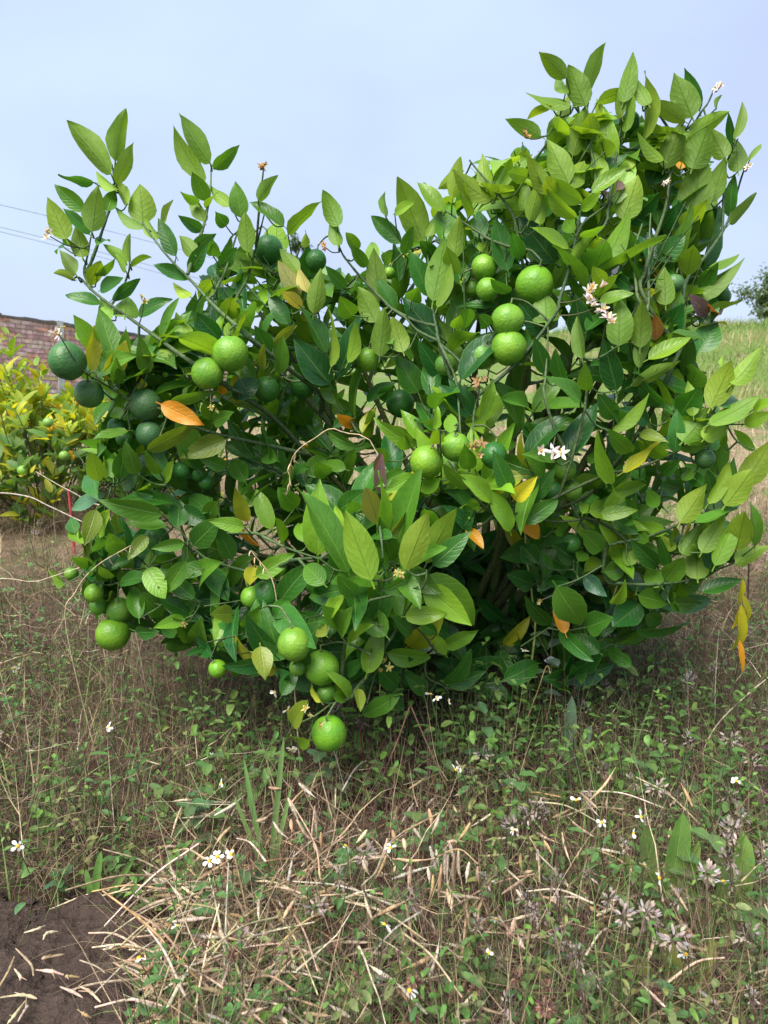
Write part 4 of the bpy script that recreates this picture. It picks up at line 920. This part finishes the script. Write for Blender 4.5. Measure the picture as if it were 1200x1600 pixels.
# far dry field and grassy bank
x, y = field(16000, 4.5, 14, .7, 1.0); n = len(x)
B4 = blades(x, y, np.zeros(n), rng.uniform(.12, .32, n), rng.uniform(.004, .009, n) * np.clip(y / 7, .8, 2), rng.normal(.4, .4, n), rng.normal(.7, .5, n), pick(n, [(.44, .34, .24), (.36, .27, .19), (.30, .20, .15), (.50, .42, .30), (.16, .22, .07)], [.3, .25, .15, .15, .15]), 4)
set_props(link('field_grass', mesh('field_grass', [B4], M_dry)), 'pale dry grass of the open field behind the lime tree', 'field grass', kind='stuff')
y = rng.uniform(11, 30, 22000); x = y * rng.uniform(.2, .75, 22000); n = len(x)
gr = vnoise(x, y, .45, 31) + rng.normal(0, .12, n) > .42
c_ = np.where(gr[:, None], pick(n, [(.15, .24, .05), (.20, .30, .07), (.11, .18, .05)]), pick(n, [(.42, .36, .2), (.34, .28, .15), (.27, .27, .11)]))
B5 = blades(x, y, np.zeros(n), rng.uniform(.15, .4, n), rng.uniform(.012, .026, n), rng.normal(.3, .3, n), rng.normal(.7, .5, n), c_, 3)
set_props(link('bank_grass', mesh('bank_grass', [B5], M_weed)), 'green and tan grass on the rising bank beyond the field', 'grass', kind='stuff')
# grey fluffy seed heads
fl = []
for i in range(26):
    d = Vector((rnd.gauss(0, 1), rnd.gauss(0, 1), rnd.gauss(.3, 1))).normalized(); p = Vector((0, 0, .16)) + d * .012 * rnd.uniform(.3, 1.2)
    v, _ = leaf_local(.009, .0035, .2, -.5, .05, small=True); fl.append((np.array(p) + v @ basis(d, d.orthogonal()).T, LF_S, jitter((.30, .25, .225), .25)))
fl += [(b[0], b[1], (.17, .12, .095)) for b in tube([(0, 0, 0), (.006, 0, .08), (0, 0, .16)], .0012, .0009, 3, cap=False)]
x, y = field(620, .85, 4.0); k = off_soil(x, y, -.03) & ((x > .25 * y - .1) | (rng.random(620) < .18)); x, y = x[k], y[k]
set_props(link('seed_heads', mesh('seed_heads', scatter(fl, x, y, 0 * x, rng.uniform(.6, 1.35, len(x)), .35), M_dry)), 'grey brown fluffy seed heads scattered over the weeds', 'seed heads', kind='stuff')
def pod_block(a, b, r, c, sag=.0):
    a, b = Vector(a), Vector(b); m_ = a.lerp(b, .5) + Vector((rnd.uniform(-.1, .1), rnd.uniform(-.1, .1), -sag)) * (b - a).length * .6
    pth = smooth_path([a, m_, b], 6); k = len(pth)
    rad = [r * max(.12, math.sin(math.pi * min(1, (i + .6) / (k * .86))) ** .6 if i < k * .84 else .16) * (1 + .16 * math.sin(i * 2.4)) for i in range(k)]
    return tube(pth, rad, 0, 6, c, cap=False)
PODC = [(.52, .42, .29), (.44, .32, .20), (.58, .49, .36), (.40, .27, .16)]
fp = []
for i in range(900):
    if i < 620: p = H(rnd.uniform(170, 480), rnd.uniform(1370, 1610), rnd.uniform(.01, .10))
    else: p = H(rnd.uniform(250, 1100), rnd.uniform(1230, 1610), rnd.uniform(.02, .15))
    if soil_edge(p.x, p.y) > -.02: continue
    a = rnd.uniform(0, 6.28); l_ = rnd.uniform(.035, .085) if rnd.random() < .7 else rnd.uniform(.1, .22)
    d = Vector((math.cos(a), math.sin(a), rnd.gauss(0, .3))) * l_
    q = p + d; q.z = max(q.z, float(gz(q.x, q.y)) + .006)
    c = jitter(rnd.choice(PODC), .2)
    fp += pod_block(p, q, rnd.uniform(.0022, .0038), c) if l_ < .09 else tube(smooth_path([p, p.lerp(q, .5) + Vector((0, 0, .015)), q], 4), .0022, .0014, 5, c, cap=False)
set_props(link('fallen_pods', mesh('fallen_pods', fp, M_dry)), 'pale dry pods and stalks littering the ground by the bare soil', 'dry litter', kind='stuff')

# ------------------------------------------------------------------ weeds: single things
def thing_mesh(name, blocks, mat, root, off):
    return link(name, mesh(name, [(np.asarray(b[0]) - np.array(off),) + tuple(b[1:]) for b in blocks], mat), root)
# pod stalks, traced
def pods(stems, plist, x0, y0, z, label, kk=3.0):
    pt = lambda u, v: H(x0 + u / kk, y0 + v / kk, z)
    f = [[pt(*stems[0][i:i + 2]) for i in range(0, len(stems[0]), 2)]][0]
    foot = Vector((f[0].x + .02, f[0].y + .06, float(gz(f[0].x, f[0].y + .06))))
    r_ = empty('dried_pod_stalk', foot, label, 'dried plant', 'stalks with dry pods')
    for i, s_ in enumerate(stems):
        pp = [pt(*s_[j:j + 2]) for j in range(0, len(s_), 2)]
        if i == 0: pp = [foot, foot.lerp(pp[0], .6) + Vector((0, 0, .03))] + pp
        thing_mesh('stem', tube(smooth_path(pp, 4), .0021, .0013, 5, jitter((.40, .30, .19))), M_dry, r_, foot)
    for a in plist:
        A = pt(a[0], a[1]); B = P(x0 + a[2] / kk, y0 + a[3] / kk, A.y - .015)
        thing_mesh('pod', pod_block(A, B, rnd.uniform(.0030, .0042), jitter(rnd.choice(PODC), .15), .06), M_dry, r_, foot)
pods([[470, 570, 600, 565, 660, 578, 830, 575, 910, 500], [830, 575, 950, 530, 1040, 600], [900, 560, 900, 700, 960, 780]],
     [(815, 515, 848, 650), (845, 530, 855, 610), (890, 520, 885, 690), (870, 600, 855, 790), (930, 550, 935, 740), (950, 530, 965, 690), (905, 490, 930, 590), (1000, 590, 985, 690), (1040, 610, 1045, 690), (805, 615, 815, 690),
      (830, 650, 810, 770), (722, 610, 712, 720), (655, 610, 640, 650), (895, 715, 905, 800), (975, 790, 1000, 900), (915, 730, 918, 830), (660, 575, 800, 580), (480, 572, 590, 570)], 400, 1150, .17, 'dried stalk with a comb of pale pods hanging side by side')
pods([[300, 660, 290, 560, 260, 470, 160, 300], [260, 470, 275, 330]],
     [(150, 290, 200, 400), (190, 390, 270, 500), (270, 500, 300, 560), (275, 330, 285, 480), (305, 450, 310, 540), (200, 220, 280, 290), (80, 400, 150, 480), (165, 390, 170, 450), (60, 240, 120, 245), (0, 400, 60, 375)], 400, 1150, .2, 'forked tan stalk with upright brown pods below the lowest lime')
pods([[500, 700, 560, 640, 610, 520, 690, 450], [690, 450, 860, 360]],
     [(615, 480, 580, 600), (610, 560, 560, 670), (500, 580, 530, 650), (530, 500, 470, 530), (690, 480, 700, 540), (860, 360, 820, 460), (1005, 405, 945, 490), (730, 420, 780, 490), (810, 340, 820, 430), (640, 440, 650, 500), (520, 440, 470, 500)], 400, 1150, .21, 'dried stalk with short scattered pods beside the pod comb')
pods([[130, 380, 120, 250, 80, 170], [120, 250, 200, 330]], [(40, 250, 45, 330), (120, 230, 130, 320), (150, 190, 190, 260), (60, 340, 100, 330), (20, 420, 70, 480), (10, 560, 0, 640), (30, 640, 60, 700), (80, 600, 70, 720)], 800, 1250, .15, 'dried stalk with drooping pods near the grey seed heads')
# loose straws on the bare soil
for a in [(65, 1285, 140, 1400), (150, 1375, 265, 1395), (250, 1445, 345, 1490), (0, 1490, 155, 1495), (175, 1330, 270, 1310), (0, 1440, 60, 1320), (100, 1220, 190, 1190), (335, 1445, 420, 1510), (30, 1600, 105, 1505), (75, 1590, 120, 1525), (345, 1560, 380, 1575), (180, 1250, 240, 1215), (430, 1290, 490, 1270), (60, 1370, 85, 1420), (280, 1400, 330, 1405)]:
    A = H(a[0] / 2.667, 1000 + a[1] / 2.667, .045); B = H(a[2] / 2.667, 1000 + a[3] / 2.667, .04)
    M_ = A.lerp(B, rnd.uniform(.35, .65)) + Vector((rnd.uniform(-.008, .008), rnd.uniform(-.008, .008), .004)); l_ = (B - A).length
    bl = tube(smooth_path([Vector(), M_ - A, B - A], 5), [(.0011 + .0016 * math.sin(3.1 * i / 10)) * rnd.uniform(.6, 1.35) for i in range(11)], 0, 6, jitter(rnd.choice(PODC), .15))
    bl += tube([M_ - A, (M_ - A) + Vector((rnd.uniform(-.02, .02), rnd.uniform(-.02, .02), .003))], .0012, .0006, 4, jitter(PODC[1]))
    set_props(link('straw_piece', mesh('straw_piece', bl, M_dry), None, A), 'short pale straw lying loose on the dark bare soil', 'straw', 'loose straws on the bare soil')
# long stalks
def stalk(pts, Y, label, r=.0019, c=(.50, .42, .29), seeds=0, name='dry_stalk', ground=True):
    pp = [P(a[0], a[1], (Y[i] if isinstance(Y, list) else Y)) for i, a in enumerate(pts)]
    if ground:
        e = pp[-1]; g = Vector((e.x + rnd.uniform(-.03, .03), e.y + .1, 0)); g.z = float(gz(g.x, g.y)) - .01; pp.append(g)
    base = pp[-1]; r_ = empty(name, base, label, 'stalk')
    pth = smooth_path(pp, 5)
    thing_mesh('stem', tube(pth, r * .6, r, 6, c), M_dry, r_, base)
    for i in range(seeds):
        p = pth[min(len(pth) - 2, int(i * .6))]; d = Vector((rnd.uniform(-1, 1), rnd.uniform(-.5, .3), rnd.uniform(-1.6, -.2))).normalized()
        v, uv = leaf_local(rnd.uniform(.012, .024), .004, .5, -.3, .02, small=True)
        thing_mesh('seed', [(np.array(p) + v @ basis(d, d.orthogonal()).T, LF_S, jitter((.55, .43, .26)), uv)], M_dry, r_, base)
stalk([(128, 815), (75, 790), (40, 775), (-20, 772), (-90, 800)], 2.1, 'long pale dry stem arching before the yellow green shrub', .0026, (.55, .48, .40))
stalk([(56, 737), (90, 757), (135, 783), (180, 830)], 2.0, 'straight pale stem slanting behind the lime leaves by the shrub', .002, (.52, .44, .32))
stalk([(1230, 1035), (1160, 1092), (1115, 1140), (1088, 1195)], 1.75, 'long pale grass stalk bending over the weeds under the limp yellow leaves', .0024, (.56, .49, .34))
stalk([(1123, 985), (1118, 1060), (1113, 1170)], 1.85, 'upright straight pale stalk beside the limp yellow leaves', .0018, (.56, .50, .36))
stalk([(452, 765), (457, 715), (490, 686), (532, 674), (600, 760)], 1.60, 'tan grass stalk with drooping seeds lying across the middle of the crown', .0016, (.55, .42, .25), 12)
stalk([(392, 860), (425, 905), (436, 960), (452, 985)], 1.52, 'tan seed stalk hanging above the pair of bright limes', .0018, (.55, .42, .26), 7)
stalk([(820, 830), (824, 880), (831, 930), (835, 1000)], 1.80, 'yellow green bare stalk standing before the dark hollow of the crown', .0030, (.36, .38, .12))
stalk([(205, 852), (150, 885), (118, 925), (104, 985)], 1.60, 'thin bent straw with a drooping tip at the crown edge by the field', .0016, (.58, .47, .30), 8)
stalk([(130, 885), (60, 908), (-20, 935)], 1.65, 'thin level straw poking out of the crown over the field', .0014, (.55, .46, .32))
stalk([(825, 1120), (840, 1080), (856, 1040), (860, 1100)], 1.72, 'brown stem snapped into a sharp peak under the crown', .0018, (.42, .28, .14))
stalk([(640, 1105), (620, 1160), (592, 1230), (580, 1290)], 1.52, 'reddish brown stem leaning below the small dark lime', .0026, (.24, .12, .09))
stalk([(642, 1103), (662, 1150), (684, 1200), (700, 1240)], 1.54, 'reddish brown stem crossing behind the leaning one', .0024, (.26, .14, .11))
stalk([(562, 1120), (566, 1180), (573, 1240), (577, 1290)], 1.60, 'dark crimson stem rising beside the lowest lime', .0034, (.13, .03, .045))
stalk([(512, 1140), (530, 1200), (550, 1270), (580, 1330)], 1.5, 'pale straight straw leaning below the lowest lime', .0017, (.50, .42, .32))
stalk([(124, 1500), (157, 1514), (195, 1551), (260, 1602)], 1.06, 'long pale straw stretching from the bare soil into the litter', .0018, (.50, .42, .30))
stalk([(190, 1440), (240, 1437), (330, 1437), (385, 1452)], 1.20, 'smooth tan straw bowed over the litter beside the bare soil', .0026, (.50, .41, .28))
stalk([(1190, 1410), (1150, 1460), (1130, 1540), (1128, 1590)], 1.12, 'thick grey brown broken stem leaning among the strap leaves', .0042, (.24, .19, .155))
stalk([(920, 1400), (880, 1480), (830, 1500), (800, 1520)], 1.18, 'pale bent straw among the grey seed heads', .0022, (.44, .36, .27))
stalk([(1075, 1480), (1082, 1530), (1080, 1590)], 1.06, 'fresh green hollow grass stalk curving up among strap leaves', .003, (.22, .36, .12), name='grass_stalk')
stalk([(395, 1405), (400, 1340), (404, 1300), (425, 1270)], 1.42, 'upright straw standing left of the forked pod stalk', .0016, (.46, .38, .26))
def zone(px, py):
    if px < 265 and py > 1300: return 'beside the bare soil'
    if px < 420: return 'in the brown weeds beyond the bare soil'
    if px < 800 and py < 1235: return 'in the shade near the lowest lime'
    if px < 800 and py < 1400: return 'beside the dry pod stalks'
    if px < 800: return 'in the litter by the brown flower heads'
    if py < 1260: return 'in the grass at the right foot of the crown'.replace('right ', '')
    return 'among the grey seed heads'
# small white daisies
petal_me = {}
pv, puv = leaf_local(.0105, .0068, .1, -.25, .02, small=True, tip=.45)
petal = mesh('petal', [(pv, LF_S, (.82, .82, .80), puv)], M_petal)
dome = []
for j in range(4):
    th = j * .5
    for i in range(8): dome.append((.0036 * math.sin(th + .05) * math.cos(i * .7854), .0036 * math.sin(th + .05) * math.sin(i * .7854), .003 * math.cos(th)))
disc = mesh('flower_disc', [(np.array(dome), [[j * 8 + i, (j + 1) * 8 + i, (j + 1) * 8 + (i + 1) % 8, j * 8 + (i + 1) % 8] for j in range(3) for i in range(8)], (.72, .45, .04))], M_petal)
DA = [(428, 1083), (450, 1110), (346, 1225), (327, 1345), (340, 1338), (361, 1335), (278, 1447), (217, 1497), (600, 1445), (775, 1437), (712, 1203), (717, 1197), (673, 1085), (682, 1091), (701, 1096), (990, 1303), (803, 1297), (1001, 1277), (1030, 1372),
      (1072, 1492), (765, 1489), (540, 1322), (22, 1045), (170, 1137), (457, 1172), (28, 1322), (333, 1182), (820, 1017), (1130, 1378), (610, 1325), (1006, 1352), (940, 1285), (640, 1548), (1150, 1220), (900, 1250)]
for i, (px, py) in enumerate(DA):
    z = rnd.uniform(.17, .26) if py > 1120 else rnd.uniform(.3, .36)
    hd = H(px, py, z); hd.y -= 0.0
    foot = Vector((hd.x + rnd.uniform(-.05, .05), hd.y + rnd.uniform(.01, .08), 0)); foot.z = float(gz(foot.x, foot.y)) - .005
    r_ = empty('daisy', foot, 'small white daisy with a yellow centre ' + zone(px, py), 'flower', 'white daisies in the weeds')
    thing_mesh('stem', tube(smooth_path([foot, foot.lerp(hd, .5) + Vector((.012, .01, .01)), hd - Vector((0, 0, .002))], 4), .0012, .0009, 5, (.12, .15, .06)), M_weed, r_, foot)
    for q in range(2):
        t = rnd.uniform(.3, .75); B = foot.lerp(hd, t); a = rnd.uniform(0, 6.28); v, uv = leaf_local(rnd.uniform(.025, .04), .015, .25, -.5, .05, small=True)
        thing_mesh('leaf', [(np.array(B) + v @ basis((math.cos(a), math.sin(a), .4), (0, 0, 1)).T, LF_S, jitter((.09, .18, .06)), uv)], M_weed, r_, foot)
    o = link('flower_disc', disc, r_, hd - foot); o.rotation_euler = (rnd.uniform(-.6, 1.1), rnd.uniform(-.9, .9), rnd.uniform(0, 6)); o.scale = (rnd.uniform(.85, 1.1),) * 3
    for q in range(5):
        a = q * 1.2566 + rnd.uniform(-.2, .2)
        if rnd.random() < .18: continue
        c = link('petal', petal, o, (.003 * math.cos(a), .003 * math.sin(a), .0008)); c.rotation_euler = (rnd.uniform(-.6, .5), rnd.uniform(-.4, .4), a - math.pi / 2); c.scale = (rnd.uniform(.7, 1.2), rnd.uniform(.6, 1.1), 1)
# broad leaved weeds one can pick out
def broad(px, py, h, n, ll, tone, label, name='leafy_weed', cat='weed', group='leafy weeds among the dry stems', wk=.55, lift=.3):
    g = H(px, py, 0); g.z = float(gz(g.x, g.y)) - .005
    r_ = empty(name, g, label, cat, group); top = Vector((rnd.uniform(-.02, .02), rnd.uniform(-.03, 0), h))
    link('stem', mesh('weed_stem', tube(smooth_path([Vector(), top * .5 + Vector((.008, 0, 0)), top], 4), .0022, .0013, 5, (.13, .13, .07)), M_weed), r_)
    for i in range(n):
        t = .35 + .65 * (i + 1) / n; a = i * 1.571 + (i // 2) * .5 + rnd.uniform(-.3, .3); d = Vector((math.cos(a), math.sin(a) - .2, rnd.uniform(-.2, .4) + lift * (t - .5)))
        l_ = ll * rnd.uniform(.75, 1.15); v, uv = leaf_local(l_, l_ * wk, .25, rnd.uniform(-.9, -.2), .07, tip=.7)
        link('leaf', mesh('weed_leaf', [(v @ basis(d, Vector((0, 0, 1)) - d * .3).T, LF, jitter(tone, .2), uv)], M_leaf_far), r_, top * t + Vector((0, 0, 0)))
for a in [(690, 1260, .20, 8, .04), (748, 1250, .24, 9, .05), (310, 1330, .16, 9, .045), (330, 1300, .2, 8, .04), (500, 1270, .2, 9, .045), (600, 1500, .1, 6, .045), (1080, 1460, .15, 9, .05), (1100, 1420, .18, 7, .045), (210, 1545, .06, 6, .035),
          (375, 1620, .08, 8, .05), (450, 1600, .07, 7, .045), (650, 1370, .16, 7, .035), (905, 1590, .09, 7, .05), (960, 1600, .08, 7, .05), (820, 1330, .2, 8, .04), (870, 1560, .08, 6, .05), (1170, 1520, .12, 8, .05), (260, 1300, .14, 7, .04),
          (180, 1370, .08, 8, .035), (90, 1390, .08, 8, .03), (560, 1420, .12, 7, .05), (730, 1590, .08, 8, .04), (390, 1440, .12, 7, .04), (1000, 1290, .2, 8, .045)]:
    broad(*a, rnd.choice([(.085, .185, .06), (.075, .165, .075), (.11, .21, .07)]), 'small leafy green weed growing ' + zone(a[0], a[1] - 40))
broad(840, 1185, .50, 10, .055, (.13, .20, .15), 'tall grey green weed with curled leaves before the dark hollow of the crown', 'tall_weed', 'weed', None)
broad(1192, 1300, .22, 10, .05, (.09, .04, .06), 'dark purple leaved weed at the edge of the dry grass', 'purple_weed', 'weed', None)
# strap leaved plantains
def plantain(px, py, lst, tone, label, group='plantains among the seed heads'):
    g = H(px, py, 0); g.z = float(gz(g.x, g.y)) - .005; r_ = empty('plantain', g, label, 'weed', group)
    for dx, dz, l_, w_ in lst:
        v, uv = leaf_local(l_, w_, .3, rnd.uniform(-.5, -.1), .05, rnd.uniform(-.3, .3), tip=.5)
        d = Vector((dx, rnd.uniform(-.25, .1), dz)); link('leaf', mesh('strap_leaf', [(1.35 * v @ basis(d, Vector((0, -1, .4))).T, LF, jitter(tone, .15), uv)], M_leaf_far), r_, (rnd.uniform(-.01, .01), 0, .005))
plantain(1030, 1440, [(-.15, 1, .15, .03), (.1, 1, .17, .032), (.35, 1, .13, .022), (-.4, .9, .11, .02), (.6, .8, .1, .02)], (.13, .24, .06), 'upright plantain with broad bright green strap leaves beside white daisies')
plantain(1125, 1470, [(.1, 1, .16, .034), (-.1, 1, .13, .022), (.4, .9, .12, .02), (-.5, .8, .1, .02), (.25, 1, .15, .02)], (.15, .27, .06), 'plantain with wide yellow green strap leaves by the broken grey stem')
plantain(885, 1215, [(.05, 1, .17, .024), (.3, .9, .12, .018), (-.4, .9, .1, .016)], (.13, .2, .13), 'plantain with narrow grey green leaves in the shade under the crown')
plantain(150, 1410, [(.15, 1, .1, .012), (-.2, 1, .07, .01), (.5, .8, .1, .01), (.7, .5, .1, .01)], (.14, .28, .07), 'small bright green grass tuft at the edge of the bare soil')
plantain(425, 1385, [(-.2, 1, .2, .008), (.1, 1, .23, .009), (.2, 1, .16, .007), (-.4, 1, .15, .007)], (.15, .28, .08), 'slender bright green grass tuft beside the forked pod stalk')
plantain(1065, 1600, [(.3, 1, .1, .02), (-.6, .8, .1, .02), (-.3, 1, .12, .022)], (.24, .26, .08), 'plantain with olive fading leaves beside a brown flower head')
# dried round flower heads
sp = []
for i in range(80):
    d = Vector((rnd.gauss(0, 1), rnd.gauss(0, 1), rnd.gauss(.1, 1))).normalized(); v, _ = leaf_local(.0105, .0028, .3, -.3, .05, small=True)
    sp.append((np.array(d) * .002 + v @ basis(d, d.orthogonal()).T, LF_S, jitter(rnd.choice([(.24, .12, .085), (.30, .19, .14), (.17, .085, .065)]), .2)))
head = mesh('flower_head', sp, M_dry)
for px, py in [(683, 1463), (647, 1533), (713, 1558), (648, 1590), (742, 1547), (1022, 1550), (853, 1540), (852, 1575), (808, 1527), (950, 1217), (855, 1183), (365, 1490), (520, 1480)]:
    hd = H(px, py, rnd.uniform(.10, .16)); foot = Vector((hd.x + rnd.uniform(-.03, .03), hd.y + .03, 0)); foot.z = float(gz(foot.x, foot.y)) - .005
    r_ = empty('dried_flower_head', foot, 'round spiky red brown dried flower head ' + (zone(px, py) if px > 800 or px < 420 else 'rising from the straw litter'), 'dried flower', 'round dried flower heads')
    thing_mesh('stem', tube(smooth_path([foot, foot.lerp(hd, .5) + Vector((.01, 0, 0)), hd], 4), .0014, .001, 5, (.22, .15, .09)), M_dry, r_, foot)
    o = link('flower_head', head, r_, hd - foot); o.rotation_euler = (rnd.uniform(-.5, .5), rnd.uniform(-.5, .5), rnd.uniform(0, 6)); o.scale = (rnd.uniform(.85, 1.25),) * 3
# grey scrap in the shade under the crown
sc0 = P(862, 1032, 1.78)
set_props(link('plastic_scrap', mesh('plastic_scrap', [box(-.014, .014, -.001, .001, -.012, .012, (.45, .47, .47), .0015)], M_plain, False), None, sc0), 'small pale grey plastic scrap caught in the shade under the crown', 'scrap').rotation_euler = (.5, .5, .3)
